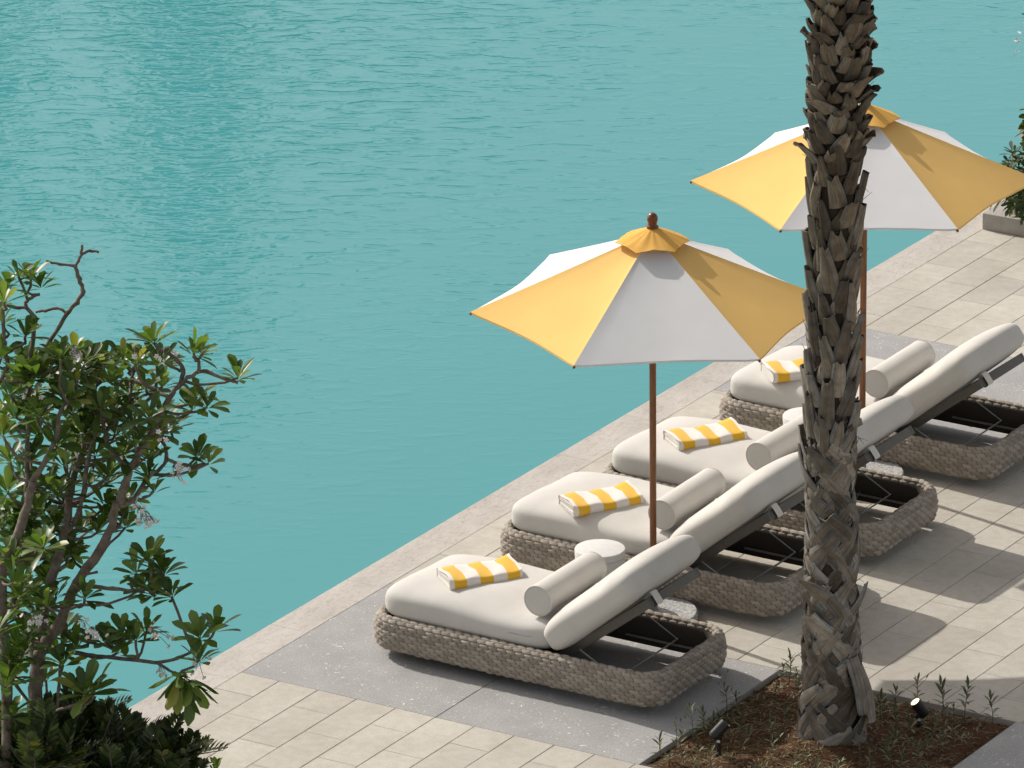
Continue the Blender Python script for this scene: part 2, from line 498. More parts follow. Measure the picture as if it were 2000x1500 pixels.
def b_strapboot(nt, b):
    t = NT(nt); co = t.coord('Object')
    geo = t.n('ShaderNodeNewGeometry')
    at_ = t.n('ShaderNodeAttribute', attribute_name='fibre')
    rnd = geo.outputs['Random Per Island']
    grey = t.ramp(rnd, [(0, (.094, .086, .076, 1)), (.35, (.175, .168, .156, 1)), (.7, (.25, .243, .230, 1)), (1, (.34, .333, .318, 1))])
    brown = t.ramp(rnd, [(0, (.092, .078, .062, 1)), (.4, (.160, .139, .113, 1)), (.75, (.220, .190, .150, 1)), (1, (.285, .26, .225, 1))])
    sz = t.n('ShaderNodeSeparateXYZ'); t.l(co, sz.inputs[0])
    old = t.ramp(t.math('ADD', t.math('MULTIPLY', sz.outputs[2], .2), t.math('MULTIPLY', t.noise(co, 3, 3), .35)), [(.55, 0.0), (.95, 1.0)])
    tone = t.mix(old, grey, brown)                     # weathered grey below, fresher brown above
    mp = t.n('ShaderNodeMapping'); mp.inputs['Scale'].default_value = (1.0, .10, 7.3); t.l(at_.outputs['Vector'], mp.inputs[0])
    fibn = t.noise(mp.outputs[0], 9, 5, .75, .3)
    fib = t.ramp(fibn, [(.30, (.42, .41, .40, 1)), (.5, (.95, .95, .95, 1)), (.72, (1.35, 1.33, 1.28, 1))])
    mott = t.ramp(t.noise(co, 12, 5, .6), [(.3, (.6, .58, .55, 1)), (.65, (1.12, 1.12, 1.1, 1))])
    sv = t.n('ShaderNodeSeparateXYZ'); t.l(at_.outputs['Vector'], sv.inputs[0])
    heart = t.ramp(t.math('ABSOLUTE', t.math('SUBTRACT', sv.outputs[0], .5)), [(.12, (1.0, .78, .55, 1)), (.34, (1, 1, 1, 1))])
    c = t.mix(1.0, t.mix(1.0, t.mix(.55, tone, t.mix(1.0, tone, heart, 'MULTIPLY')), fib, 'MULTIPLY'), mott, 'MULTIPLY')
    t.l(c, b.inputs['Base Color'])
    t.bump(fibn, .7, .010, b)
M_STRAPBOOT = mat('leaf_base_fibre', rough=.85, spec=.2, build=b_strapboot)
M_CORE = mat('palm_fibre_core', (.045, .034, .024, 1), .95, .1)

def b_kerb(nt, b):
    t = NT(nt); co = t.coord('Object')
    c = t.ramp(t.noise(co, 8, 6, .65), [(.3, (.34, .31, .275, 1)), (.7, (.45, .42, .375, 1))])
    g = t.ramp(t.noise(co, 150, 3), [(.3, (.8, .8, .8, 1)), (.7, (1.1, 1.1, 1.1, 1))])
    t.l(t.mix(1.0, c, g, 'MULTIPLY'), b.inputs['Base Color'])
    t.bump(t.noise(co, 120, 4), .3, .004, b)
M_KERB = mat('kerb_stone', rough=.85, spec=.25, build=b_kerb)

def b_glow(nt, b):
    b.inputs['Emission Color'].default_value = (1.0, .80, .48, 1)
    b.inputs['Emission Strength'].default_value = 2.2
M_GLOW = mat('lamp_lens', (.9, .85, .7, 1), .2, .5, b_glow)
M_STICKER = mat('white_sticker', (.6, .6, .58, 1), .5, .4)

M_REFLECTION_RIDGE = mat('dark_reflection_ridge', (.035, .045, .028, 1), .95, .1)
M_REFLECTION_TOWER = mat('reflection_tower_facade', (.12, .135, .135, 1), .7, .3)
M_REFLECTION_GLASS = mat('reflection_tower_glass', (.02, .03, .035, 1), .3, .4)

# ------------------------------------------------------------------ setting
POOL_X = -0.305
def sheet(name, x0, x1, y0, y1, z, m_, n=1):
    mb = MB()
    mb.grid([[(x0 + (x1 - x0) * i / n, y0 + (y1 - y0) * j / n, z) for i in range(n + 1)] for j in range(n + 1)])
    return tag(mb.build(name, m_, smooth=False), kind='structure')

sheet('water', -260, POOL_X, -400, 600, -0.028, M_WATER)
sheet('far_bank', -1200, -260, -400, 1200, .2, M_JOINT)
# unseen ridge added behind the far bank so that tilted ripples mirror dark
mb = MB()
rows = []
for i in range(61):
    az = YAW + rad(34 - 68 * i / 60)                     # bearing left to right of the view
    d = Vector((-math.sin(az), math.cos(az), 0))
    crest = 112 + 9 * math.sin(i * .7) + 6 * math.sin(i * 1.9 + 1)
    crest *= min(1, i / 6, (60 - i) / 6)
    rows.append([CAM_LOC * Vector((1, 1, 0)) + d * 470 + Vector((0, 0, 0)), CAM_LOC * Vector((1, 1, 0)) + d * 500 + Vector((0, 0, crest * .62)),
                 CAM_LOC * Vector((1, 1, 0)) + d * 540 + Vector((0, 0, crest)), CAM_LOC * Vector((1, 1, 0)) + d * 590 + Vector((0, 0, crest * .8)), CAM_LOC * Vector((1, 1, 0)) + d * 640])
mb.grid([[Vector((p.x, p.y, p.z)) for p in r_] for r_ in rows], flip=True)
tag(mb.build('reflection_ridge', M_REFLECTION_RIDGE), kind='structure')
# unseen towers added on the far bank to put dark streaks into the water's reflection
def make_reflection_tower(px, dist, w, h, label):
    v = CF + CR * ((px - 1000) / F_PX); v.z = 0; v.normalize()
    p = CAM_LOC + v * dist
    root = thing('reflection_tower', label, 'reflection_tower', (p.x, p.y, .2), YAW)
    mb = MB(); mb.box((0, 0, h / 2), (w, w, h), ch=.3); mb.build('shaft', M_REFLECTION_TOWER, root, smooth=False)
    mb = MB()
    for k in range(int(h / 4)):
        mb.box((0, -w / 2 - .05, 3 + 4 * k), (w * .8, .1, 1.6)); 
    mb.build('windows', M_REFLECTION_GLASS, root, smooth=False)
    mb = MB(); mb.tube([(0, 0, h - .1), (0, 0, h * 1.06)], [w * .25, w * .03], 10); mb.build('spire', M_REFLECTION_TOWER, root)
make_reflection_tower(392, 690, 11, 216, 'unseen slender high-rise added to mirror as the dark streak in the upper left water')
make_reflection_tower(-95, 700, 18, 208, 'unseen broad high-rise added to mirror as darker water along the left edge')
# ground under the paving, with its vertical face into the pool
mb = MB()
GX0, GX1, GY0, GY1 = POOL_X + .002, 160, -120, 200
BED = (3.0, 4.725, 0.02, 1.80)
for (xa, xb, ya, yb) in ((GX0, BED[0], GY0, GY1), (BED[1], GX1, GY0, GY1), (BED[0], BED[1], GY0, BED[2]), (BED[0], BED[1], BED[3], GY1)):
    mb.add([(xa, ya, -.007), (xb, ya, -.007), (xb, yb, -.007), (xa, yb, -.007)], [(0, 1, 2, 3)])
mb.add([(GX0, GY0, -.007), (GX0, GY1, -.007), (GX0, GY1, -.9), (GX0, GY0, -.9)], [(0, 1, 2, 3)])
tag(mb.build('ground', M_JOINT, smooth=False), kind='structure')

GAP_A, GAP_B = .0036, .0026
def tile(mb, x0, x1, y0, y1, gx=GAP_A, gy=GAP_B, top=0.0, bot=-.02, ch=.0025):
    x0 += gx / 2; x1 -= gx / 2; y0 += gy / 2; y1 -= gy / 2
    if x1 - x0 < .02 or y1 - y0 < .02: return
    v = [(x0, y0, bot), (x1, y0, bot), (x1, y1, bot), (x0, y1, bot),
         (x0, y0, top - ch), (x1, y0, top - ch), (x1, y1, top - ch), (x0, y1, top - ch),
         (x0 + ch, y0 + ch, top), (x1 - ch, y0 + ch, top), (x1 - ch, y1 - ch, top), (x0 + ch, y1 - ch, top)]
    f = [(8, 9, 10, 11)]
    for a in range(4):
        b_ = (a + 1) % 4
        f += [(a, b_, 4 + b_, 4 + a), (4 + a, 4 + b_, 8 + b_, 8 + a)]
    mb.add(v, f)

PITCH_X, PITCH_Y = .2985, .615
COLS_X0 = -.012
SLAB1_Y = (0.0, 1.81)
SLAB2_Y = (6.16, 7.856)
random.seed(3)
def pave(mb, xa, xb, ya, yb, phase_from, odd=0):
    """running bond of pavers whose courses start at Y = phase_from"""
    c0, c1 = int(round((xa - COLS_X0) / PITCH_X)), int(math.ceil((xb - COLS_X0) / PITCH_X))
    for c in range(c0, c1):
        x0 = COLS_X0 + c * PITCH_X; x1 = min(x0 + PITCH_X, xb)
        off = (.5 if (c + odd) % 2 == 0 else 0.0) * PITCH_Y
        n0 = math.floor((ya - phase_from - off) / PITCH_Y) - 1
        n1 = math.ceil((yb - phase_from - off) / PITCH_Y) + 1
        for n in range(n0, n1):
            y0 = phase_from + off + n * PITCH_Y; y1 = y0 + PITCH_Y
            y0c, y1c = max(y0, ya), min(y1, yb)
            if y1c - y0c > .03:
                dz = random.uniform(-.0006, .0006)
                tile(mb, x0, x1, y0c, y1c, top=dz)
mb = MB()
pave(mb, COLS_X0, 22.0, -16.0, SLAB1_Y[0], 0.0)
pave(mb, COLS_X0, 22.0, SLAB1_Y[1], SLAB2_Y[0], SLAB1_Y[1], odd=1)
pave(mb, COLS_X0, 22.0, SLAB2_Y[1], 34.0, SLAB2_Y[1])
tag(mb.build('pavement', M_PAVER, smooth=False), kind='structure')
# pool coping: one course of larger stones
mb = MB()
y = -16.0 + .23
while y < 34:
    tile(mb, POOL_X, COLS_X0 + .001, y, y + .92, gx=.001, gy=.0012, ch=.002, bot=-.06)
    y += .92
tag(mb.build('coping', M_COPING, smooth=False), kind='structure')
# grey stone bands
mb = MB()
tile(mb, COLS_X0, 1.484, *SLAB1_Y, ch=.003)
tile(mb, 1.484, BED[0], *SLAB1_Y, ch=.003)
for k in range(12):
    tile(mb, BED[1] + k * 1.5, BED[1] + (k + 1) * 1.5, *SLAB1_Y, ch=.003)
for k in range(15):
    tile(mb, COLS_X0 + k * 1.496, COLS_X0 + (k + 1) * 1.496, *SLAB2_Y, ch=.003)
tag(mb.build('stone_bands', M_SLAB, smooth=False), kind='structure')
# soil of the palm bed, slightly hollow, with clods
random.seed(11)
mb = MB()
N = 70
def soil_z(x, y):
    e = min(x - BED[0], BED[1] - x, y - BED[2], BED[3] - y)
    h = .02 * math.sin(x * 5.1 + y * 2.3) + .014 * math.sin(x * 11 - y * 13.7) + .008 * math.sin(x * 31 + y * 27)
    d = math.hypot(x - 3.84, y - .97)
    return -.004 - .035 * max(0, 1 - e / .12) + .8 * h * min(1, e / .2) + .07 * max(0, 1 - d / .55)
mb.grid([[(BED[0] + (BED[1] - BED[0]) * i / N, BED[2] + (BED[3] - BED[2]) * j / N,
           soil_z(BED[0] + (BED[1] - BED[0]) * i / N, BED[2] + (BED[3] - BED[2]) * j / N) + random.uniform(-.005, .005)) for i in range(N + 1)] for j in range(N + 1)])
tag(mb.build('soil', M_SOIL), kind='structure')
# dark lining of the bed's edge
mb = MB()
for (xa, ya, xb, yb) in ((BED[0], BED[2], BED[0], BED[3]), (BED[0], BED[3], BED[1], BED[3]), (BED[1], BED[3], BED[1], BED[2]), (BED[1], BED[2], BED[0], BED[2])):
    mb.add([(xa, ya, 0.0), (xb, yb, 0.0), (xb, yb, -.08), (xa, ya, -.08)], [(0, 1, 2, 3)])
tag(mb.build('bed_edging', M_KERB, smooth=False), kind='structure')
# ground of the shrub border at the near left, below the frame
mb = MB()
NB = 24
random.seed(5)
mb.grid([[(POOL_X + .01 + 1.1 * i / NB, -16.0 + 14.2 * j / NB, .006 + .02 * random.random()) for i in range(NB + 1)] for j in range(NB + 1)])
tag(mb.build('border_soil', M_SOIL), kind='structure')

# ------------------------------------------------------------------ sun loungers
LX, LY = 2.22, 1.03           # footprint of the woven base
def rounded_path(lx, ly, r, ds):
    """closed rounded rectangle from (0,0) to (lx,ly): points and outward normals, equally spaced"""
    segs = []
    def line(a, b, n): segs.append(('l', Vector(a), Vector(b), Vector(n)))
    def arc(c, a0): segs.append(('a', Vector(c), a0))
    L = 2 * (lx - 2 * r) + 2 * (ly - 2 * r) + 2 * PI * r
    parts = [('l', (r, 0), (lx - r, 0), (0, -1)), ('a', (lx - r, r), -PI / 2), ('l', (lx, r), (lx, ly - r), (1, 0)), ('a', (lx - r, ly - r), 0),
             ('l', (lx - r, ly), (r, ly), (0, 1)), ('a', (r, ly - r), PI / 2), ('l', (0, ly - r), (0, r), (-1, 0)), ('a', (r, r), PI)]
    n = int(round(L / ds))
    pts = []
    for i in range(n):
        s = L * i / n
        for p in parts:
            if p[0] == 'l':
                a, b_ = Vector(p[1]), Vector(p[2]); ln = (b_ - a).length
                if s <= ln:
                    pts.append((a + (b_ - a) * (s / ln), Vector(p[3]))); break
                s -= ln
            else:
                ln = r * PI / 2
                if s <= ln:
                    an = p[2] + s / r
                    nn = Vector((math.cos(an), math.sin(an)))
                    pts.append((Vector(p[1]) + nn * r, nn)); break
                s -= ln
        else:
            pts.append((Vector((r, 0)), Vector((0, -1))))
    return pts, L

def woven_base_mesh():
    NT_, PER = 90, 8                      # tucks round the base, points per tuck
    r = .205
    path, L = rounded_path(LX, LY, r, (2 * (LX + LY - 4 * r) + 2 * PI * r) / (NT_ * PER))
    n = len(path)
    prof = [(-.062, .066), (-.030, .070), (-.008, .090), (.000, .135), (.001, .19), (-.006, .24), (-.020, .276), (-.042, .292), (-.062, .284), (-.072, .255), (-.076, .17), (-.076, .068)]
    # resample the profile by arc length
    pv = [Vector((a, b_)) for a, b_ in prof]
    cum = [0.0]
    for a, b_ in zip(pv, pv[1:]): cum.append(cum[-1] + (b_ - a).length)
    H = cum[-1]
    ROWS, RP = int(round(H / .0265)), 6
    k = ROWS * RP + 1
    def pat(s):
        for i in range(len(cum) - 1):
            if s <= cum[i + 1] + 1e-9:
                f = (s - cum[i]) / (cum[i + 1] - cum[i]); return pv[i].lerp(pv[i + 1], f)
        return pv[-1].copy()
    pp = [pat(H * j / (k - 1)) for j in range(k)]
    # smooth profile
    for _ in range(6):
        pp = [pp[0]] + [(pp[j - 1] + pp[j] * 2 + pp[j + 1]) / 4 for j in range(1, k - 1)] + [pp[-1]]
    pn = []
    for j in range(k):
        t_ = pp[min(j + 1, k - 1)] - pp[max(j - 1, 0)]
        pn.append(Vector((t_.y, -t_.x)).normalized())        # outward first
    rng = random.Random(9)
    tones = [[rng.random() for _ in range(NT_ + 1)] for _ in range(ROWS + 1)]
    jit = [rng.uniform(-.13, .13) for _ in range(ROWS + 1)]
    verts, tuck, strand = [], [], []
    for i in range(n):
        P, nrm = path[i]
        for j in range(k):
            row = min(j // RP, ROWS - 1)
            fv = (j - row * RP) / RP - .5
            ui = i / PER + (.5 if row % 2 else 0.0) + jit[row] + .22 * fv
            ti = math.floor(ui); fu = ui - ti - .5
            au = max(0.0, math.cos(PI * fu)) ** .55
            av = max(0.0, math.cos(PI * fv)) ** .6
            h = au * (.45 + .55 * av)
            q = .0145 * (.55 if pp[j].y > .268 else 1.0) * h * (.8 + .4 * tones[row][(ti * 7) % NT_]) + .003 * (tones[row][ti % NT_] - .5)
            off = pp[j].x + pn[j].x * q
            z = pp[j].y + pn[j].y * q
            verts.append((P.x + nrm.x * off, P.y + nrm.y * off, z))
            tuck.append(max(0, min(au * 1.25 - .12, .50 + av * .6, 1)))
            strand.append(tones[row][ti % NT_])
    faces = []
    for i in range(n):
        i2 = (i + 1) % n
        for j in range(k - 1):
            faces.append((i * k + j, i2 * k + j, i2 * k + j + 1, i * k + j + 1))
    me = bpy.data.meshes.new('woven_base')
    me.from_pydata(verts, [], faces)
    me.materials.append(M_WEAVE)
    me.polygons.foreach_set('use_smooth', [True] * len(faces))
    a = me.attributes.new('tuck', 'FLOAT', 'POINT'); a.data.foreach_set('value', tuck)
    a = me.attributes.new('strand', 'FLOAT', 'POINT'); a.data.foreach_set('value', strand)
    uvl = me.uv_layers.new(name='UVMap')
    uvs = []
    for (fi, f) in enumerate(faces):
        i = fi // (k - 1)
        for w, vi in enumerate(f):
            ii = i if w in (0, 3) else i + 1
            jj = vi % k
            uvs += [L * ii / n, H * jj / (k - 1)]
    uvl.data.foreach_set('uv', uvs)
    me.update()
    return me

def puffy(mb, a, b_, c, kxy=7.0, m_=3.0, n=22, warp=None, M=None, mlow=None):
    """pillow-like block: half sizes a, b_, c; kxy plan squareness, m_ edge roundness"""
    idx = {}
    vs, fs = [], []
    def vid(p):
        key = (round(p[0], 5), round(p[1], 5), round(p[2], 5))
        if key in idx: return idx[key]
        x, y_, z = p
        r_ = (abs(x) ** kxy + abs(y_) ** kxy) ** (1 / kxy)
        e_ = mlow if (mlow and z < 0) else m_
        L_ = (r_ ** e_ + abs(z) ** e_) ** (1 / e_)
        k_ = max(abs(x), abs(y_), abs(z)) / L_
        q = Vector((x * k_ * a, y_ * k_ * b_, z * k_ * c))
        if warp: q = warp(q)
        if M is not None: q = M @ q
        idx[key] = len(vs); vs.append(q)
        return idx[key]
    nz = max(6, n // 2)
    def face(fn, nu, nv, flip):
        g = [[vid(fn(math.tan((-1 + 2 * i / nu) * PI / 4), math.tan((-1 + 2 * j / nv) * PI / 4))) for j in range(nv + 1)] for i in range(nu + 1)]
        for i in range(nu):
            for j in range(nv):
                q = (g[i][j], g[i + 1][j], g[i + 1][j + 1], g[i][j + 1])
                fs.append(q[::-1] if flip else q)
    face(lambda u, v: (u, v, 1), n, n, False); face(lambda u, v: (u, v, -1), n, n, True)
    face(lambda u, v: (1, u, v), n, nz, False); face(lambda u, v: (-1, u, v), n, nz, True)
    face(lambda u, v: (u, 1, v), n, nz, True); face(lambda u, v: (u, -1, v), n, nz, False)
    mb.add(vs, fs)

HINGE = (1.40, .215)           # local x, z of the backrest hinge
BACK_LEN, BACK_ANG = .83, rad(37.5)
def rot_y(a): return Matrix.Rotation(-a, 3, 'Y')      # lifts +x

def make_lounger():
    root = thing('sun_lounger', 'x', 'sun lounger', (0, 0, 0))
    base = bpy.data.objects.new('woven_base', woven_base_mesh()); link(base, root)
    # added dark backing, its colour carrying the shade of the shell's inner wall
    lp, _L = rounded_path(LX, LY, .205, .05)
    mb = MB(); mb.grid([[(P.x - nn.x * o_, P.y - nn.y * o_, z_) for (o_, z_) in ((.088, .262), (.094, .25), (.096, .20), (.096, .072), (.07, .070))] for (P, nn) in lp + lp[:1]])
    mb.build('shaded_backing', M_SHADED_BACKING, root)
    # platform under the seat cushion
    mb = MB(); mb.box((.745, LY / 2, .215), (1.26, LY - .21, .03), ch=.006); mb.build('seat_platform', M_FRAME, root, angle=40)
    mb = MB(); mb.box((1.395, LY / 2, .195), (.035, LY - .25, .04), ch=.005); mb.build('cross_bar', M_FRAME, root, angle=40)
    mb = MB(); mb.box((LX - .16, LY / 2, .16), (.03, LY - .42, .04), ch=.005); mb.build('cross_bar', M_FRAME, root, angle=40)
    # seat cushion
    def warp_seat(q):
        w = .010 * math.sin(q.x * 4.2 + 1) * math.sin(q.y * 5 + .5) + .006 * math.sin(q.x * 9 - q.y * 7)
        q = q.copy()
        if q.z > 0: q.z += w * min(1, q.z / .05)
        q.z -= .018 * math.exp(-((q.x - .45) / .2) ** 2) * (1 if q.z > 0 else 0)
        return q
    mb = MB()
    puffy(mb, .665, .455, .128, 9.0, 3.5, 32, warp_seat, Matrix.Translation((.735, LY / 2, .362)), 4.0)
    mb.build('seat_cushion', M_CUSHION, root)
    # backrest frame, hinged
    R = rot_y(BACK_ANG)
    hv = Vector((HINGE[0], 0, HINGE[1]))
    def B(x, y_, z): return hv + R @ Vector((x, 0, z)) + Vector((0, y_, 0))
    y0, y1 = .185, LY - .215
    mb = MB()
    for yy in (y0, y1):
        mb.box(B(BACK_LEN / 2, yy, 0), (BACK_LEN, .03, .062), R, .004)
    mb.box(B(BACK_LEN - .015, (y0 + y1) / 2, 0), (.03, y1 - y0 - .032, .062), R, .004)
    mb.box(B(.02, (y0 + y1) / 2, 0), (.03, y1 - y0 - .032, .05), R, .004)
    for q in range(7):
        mb.box(B(.10 + q * .105, (y0 + y1) / 2, .012), (.06, y1 - y0 - .034, .012), R, .002)
    mb.build('backrest_frame', M_FRAME, root, angle=40)
    # backrest cushion
    def warp_back(q):
        q = q.copy()
        if q.z > 0:
            q.z += .010 * math.sin(q.y * 6 + 1.2) * math.sin(q.x * 7) + .012 * math.exp(-((q.x - .27) ** 2 + (q.y + .38) ** 2) / .006)
        q.z += .02 * (q.x / .38)
        return q
    mb = MB()
    M4 = Matrix.Translation(B(BACK_LEN / 2 + .040, LY / 2 - .012, .160)) @ R.to_4x4()
    puffy(mb, .425, .462, .125, 11.0, 3.0, 34, warp_back, M4, 5.0)
    mb.build('backrest_cushion', M_CUSHION, root)
    # strap round the head bar of the frame
    mb = MB()
    yc = y0 + .085
    rows = []
    for k_ in range(25):
        a = 2 * PI * k_ / 24
        ca, sa = math.cos(a), math.sin(a)
        px = .024 * math.copysign(abs(ca) ** .35, ca); pz = .048 * math.copysign(abs(sa) ** .45, sa) + .012
        rows.append([B(BACK_LEN + px - .006, yc + dy, pz - .006 * abs(dy) / .05) for dy in (-.036, -.014, .014, .036)])
    mb.grid(rows)
    mb.build('strap', M_STRAP, root)
    # prop: two thin legs and a cross bar, sliding on side rails
    mb = MB()
    ya, yb = .13, LY - .125
    top = .20
    foot = Vector((HINGE[0] + top * math.cos(BACK_ANG) + .29, 0, .175))
    for yy in (ya, yb):
        mb.tube([B(top, yy, -.02), foot + Vector((0, yy, 0))], .0052, 8)
    mb.tube([foot + Vector((0, ya, 0)), foot + Vector((0, yb, 0))], .0056, 8)
    mb.build('backrest_prop', M_ROD, root)
    for yy in (.115, LY - .115):
        mb = MB()
        mb.box((1.78, yy, .125), (.66, .014, .012), ch=.002)
        mb.build('side_rail', M_ROD, root, angle=40)
    for (x, y_) in ((.22, .22), (LX - .22, .22), (.22, LY - .22), (LX - .22, LY - .22)):
        mb = MB(); mb.lathe([(0, 0), (.03, 0), (.03, .09), (0, .09)], (x, y_, 0), 16)
        mb.build('foot', M_BLACK, root, angle=40)
    return root

LOUNGERS = [((.525, .65), 'nearest woven sun lounger, standing on the grey stone band beside the palm bed'),
            ((.435, 2.375), 'second woven sun lounger from the front, behind the first drum table and umbrella pole'),
            ((.47, 3.645), 'third woven sun lounger from the front, its head end right behind the palm trunk'),
            ((.45, 5.315), 'farthest woven sun lounger, its backrest cut against the rear grey stone band')]
lounger0 = make_lounger()
for i, ((x, y_), lab) in enumerate(LOUNGERS):
    o = lounger0 if i == 0 else copy_tree(lounger0)
    o.location = (x, y_, 0)
    tag(o, lab, 'sun lounger', 'sun loungers in a row along the pool')

# bolsters: rest on the seats against the backrests
def make_bolster():
    root = thing('bolster_cushion', 'x', 'bolster cushion')
    L_, r_ = .70, .103
    prof = [(0, -L_ / 2 - .006), (r_ * .6, -L_ / 2 - .005), (r_ * .9, -L_ / 2), (r_ * .975, -L_ / 2 + .004), (r_ * 1.0, -L_ / 2 + .012)]
    nseg = 14
    prof += [(r_ * (1 + .012 * math.sin(PI * k / nseg)), -L_ / 2 + .012 + (L_ - .024) * k / nseg) for k in range(1, nseg)]
    prof += [(r, -z) for r, z in reversed(prof[:5])]
    R = Matrix.Rotation(-PI / 2, 3, 'X')
    mb = MB(); mb.lathe(prof, (0, 0, 0), 40, R=R); mb.build('cover', M_CUSHION, root, angle=60)
    for s in (-1, 1):
        mb = MB()
        pts = [(r_ * .985 * math.cos(a), s * (L_ / 2 - .002), r_ * .985 * math.sin(a)) for a in [2 * PI * k / 48 for k in range(49)]]
        mb.tube(pts, .0035, 6, caps=False); mb.build('piping', M_STRAP, root)
    return root
BOLSTER_LAB = ['round cream bolster on the nearest sun lounger', 'round cream bolster on the second lounger, beside the umbrella pole',
               'round cream bolster on the third lounger, partly behind the palm trunk', 'round cream bolster on the farthest sun lounger']
bol0 = make_bolster()
for i, ((x, y_), _) in enumerate(LOUNGERS):
    o = bol0 if i == 0 else copy_tree(bol0)
    o.location = (x + 1.235, y_ + LY / 2, .575)
    o.rotation_euler = (0, rad(25 * i), rad((0, 1.0, -1.0, .6)[i]))
    tag(o, BOLSTER_LAB[i], 'bolster cushion', 'bolsters on the sun loungers')

# folded towels
def make_towel(seed):
    rng = random.Random(seed)
    LEN, DEP, TH = .51, .27, .080
    # cross-section: a flat roll folded several times (x = depth, z = height); outer skin then inner layers
    def ring(dx, top, r_):
        pts = []
        n = 10
        for k in range(n + 1):                        # front fold (rounded)
            a = -PI / 2 + PI * k / n
            pts.append((dx - r_ + r_ * math.cos(a), top / 2 + (top / 2) * math.sin(a)))
        return pts
    root = thing('folded_towel', 'x', 'towel')
    nl = 26
    def surf(section, name, u0=0.0, u1=1.0):
        rows, us = [], []
        for i in range(nl + 1):
            u = u0 + (u1 - u0) * i / nl
            row = []
            for (d, z) in section:
                y_ = (u - .5) * LEN
                lift = .018 * max(0, (u - .72) / .28) ** 2 * max(0, -d + .05) / .2 * (1 if z > TH * .3 else .3)
                dip = -.010 * math.sin(PI * u) * max(0, z / TH) + .004 * math.sin(u * 17 + d * 20) * (z / TH)
                row.append((d + .006 * math.sin(u * 9 + seed), y_ + .006 * math.sin(d * 30 + seed), z + lift + dip))
            rows.append(row)
        mb = MB(); mb.grid(rows)
        o = mb.build(name, M_TOWEL, root)
        me = o.data
        k_ = len(section)
        uvl = me.uv_layers.new(name='UVMap')
        uvs = []
        for p in me.polygons:
            for vi in p.vertices:
                i, j = vi // k_, vi % k_
                uvs += [u0 + (u1 - u0) * i / nl, j / (k_ - 1)]
        uvl.data.foreach_set('uv', uvs)
        return o
    fr = DEP / 2
    # outer wrap: bottom back -> front fold -> top back, then wraps over the back edge
    sec = [(-fr, .004), (-fr * .3, .002), (fr * .5, .002)]
    for k in range(11):
        a = -PI / 2 + PI * k / 10
        sec.append((fr - .030 + .030 * math.cos(a), TH / 2 + (TH / 2) * math.sin(a)))
    sec += [(fr * .5, TH * 1.02), (0, TH * 1.03), (-fr * .6, TH * .99)]
    for k in range(1, 8):
        a = PI / 2 + PI * k / 8
        sec.append((-fr + .012 + .014 * math.cos(a), TH * .76 + TH * .22 * math.sin(a)))
    sec += [(-fr + .004, TH * .4), (-fr + .002, .006)]
    oo = surf(sec, 'outer_fold')
    ins = [(-fr + .004, .008), (fr - .05, .006)] + [(fr - .034 + .026 * math.cos(-PI / 2 + PI * k / 6), TH / 2 + (TH / 2 - .006) * math.sin(-PI / 2 + PI * k / 6)) for k in range(7)] + [(0, TH * .96), (-fr * .6, TH * .92), (-fr + .004, TH * .80)]
    for sg in (-1, 1):
        mb = MB()
        mb.add([(d, sg * (LEN / 2 - .003), z) for d, z in ins], [tuple(range(len(ins)))[::sg]])
        mb.build('end_fold', M_TOWELWHITE, root, smooth=False)
    # inner layers seen at the ends as nested loops
    for q in range(3):
        s0 = .010 + q * .0095
        sec2 = [(-fr + .014, s0)]
        for k in range(9):
            a = -PI / 2 + PI * k / 8
            hh = TH - 2 * s0
            sec2.append((fr - .024 - q * .012 + (.020) * math.cos(a), TH / 2 + hh / 2 * math.sin(a)))
        sec2.append((-fr + .014, TH - s0))
        surf(sec2, 'inner_fold', .001 * q, 1 - .001 * q)
    return root
TOWEL_LAB = ['yellow striped towel folded on the nearest lounger', 'yellow striped towel folded on the second lounger, left of the umbrella pole',
             'yellow striped towel folded on the third lounger, right of the umbrella pole', 'yellow striped towel on the farthest lounger, half hidden by the palm trunk']
TOWEL_PX = [(938, 1122, 0), (1175, 978, 2), (1378, 853, 1), (1565, 722, -4)]
for i, (px, py, dr) in enumerate(TOWEL_PX):
    o = make_towel(i + 1)
    p = at_z(px, py, .505)
    o.location = (p.x, p.y, .470)
    o.rotation_euler = (0, rad(1.0), rad(-37 + dr))
    tag(o, TOWEL_LAB[i], 'towel', 'striped towels on the loungers')

# ------------------------------------------------------------------ drum tables
def make_table():
    root = thing('drum_table', 'x', 'side table')
    mb = MB()
    mb.lathe([(0, .004), (.158, .004), (.166, .012), (.166, .392), (.162, .396), (0, .396)], (0, 0, 0), 64)
    mb.build('drum', M_TABLE, root, angle=40)
    mb = MB()
    mb.lathe([(0, .398), (.163, .398), (.1685, .402), (.1695, .440), (.165, .447), (.158, .449), (0, .449)], (0, 0, 0), 64)
    mb.build('tabletop', M_TABLE, root, angle=40)
    return root
tab0 = make_table()
for i, ((px, py), lab) in enumerate((((1172, 1070), 'white drum side table left of the front umbrella pole'), ((1576, 810), 'white drum side table left of the rear umbrella, half behind the palm trunk'))):
    o = tab0 if i == 0 else copy_tree(tab0)
    p = at_z(px, py, .449)
    o.location = (p.x, p.y, 0)
    tag(o, lab, 'side table', 'drum tables between the loungers')

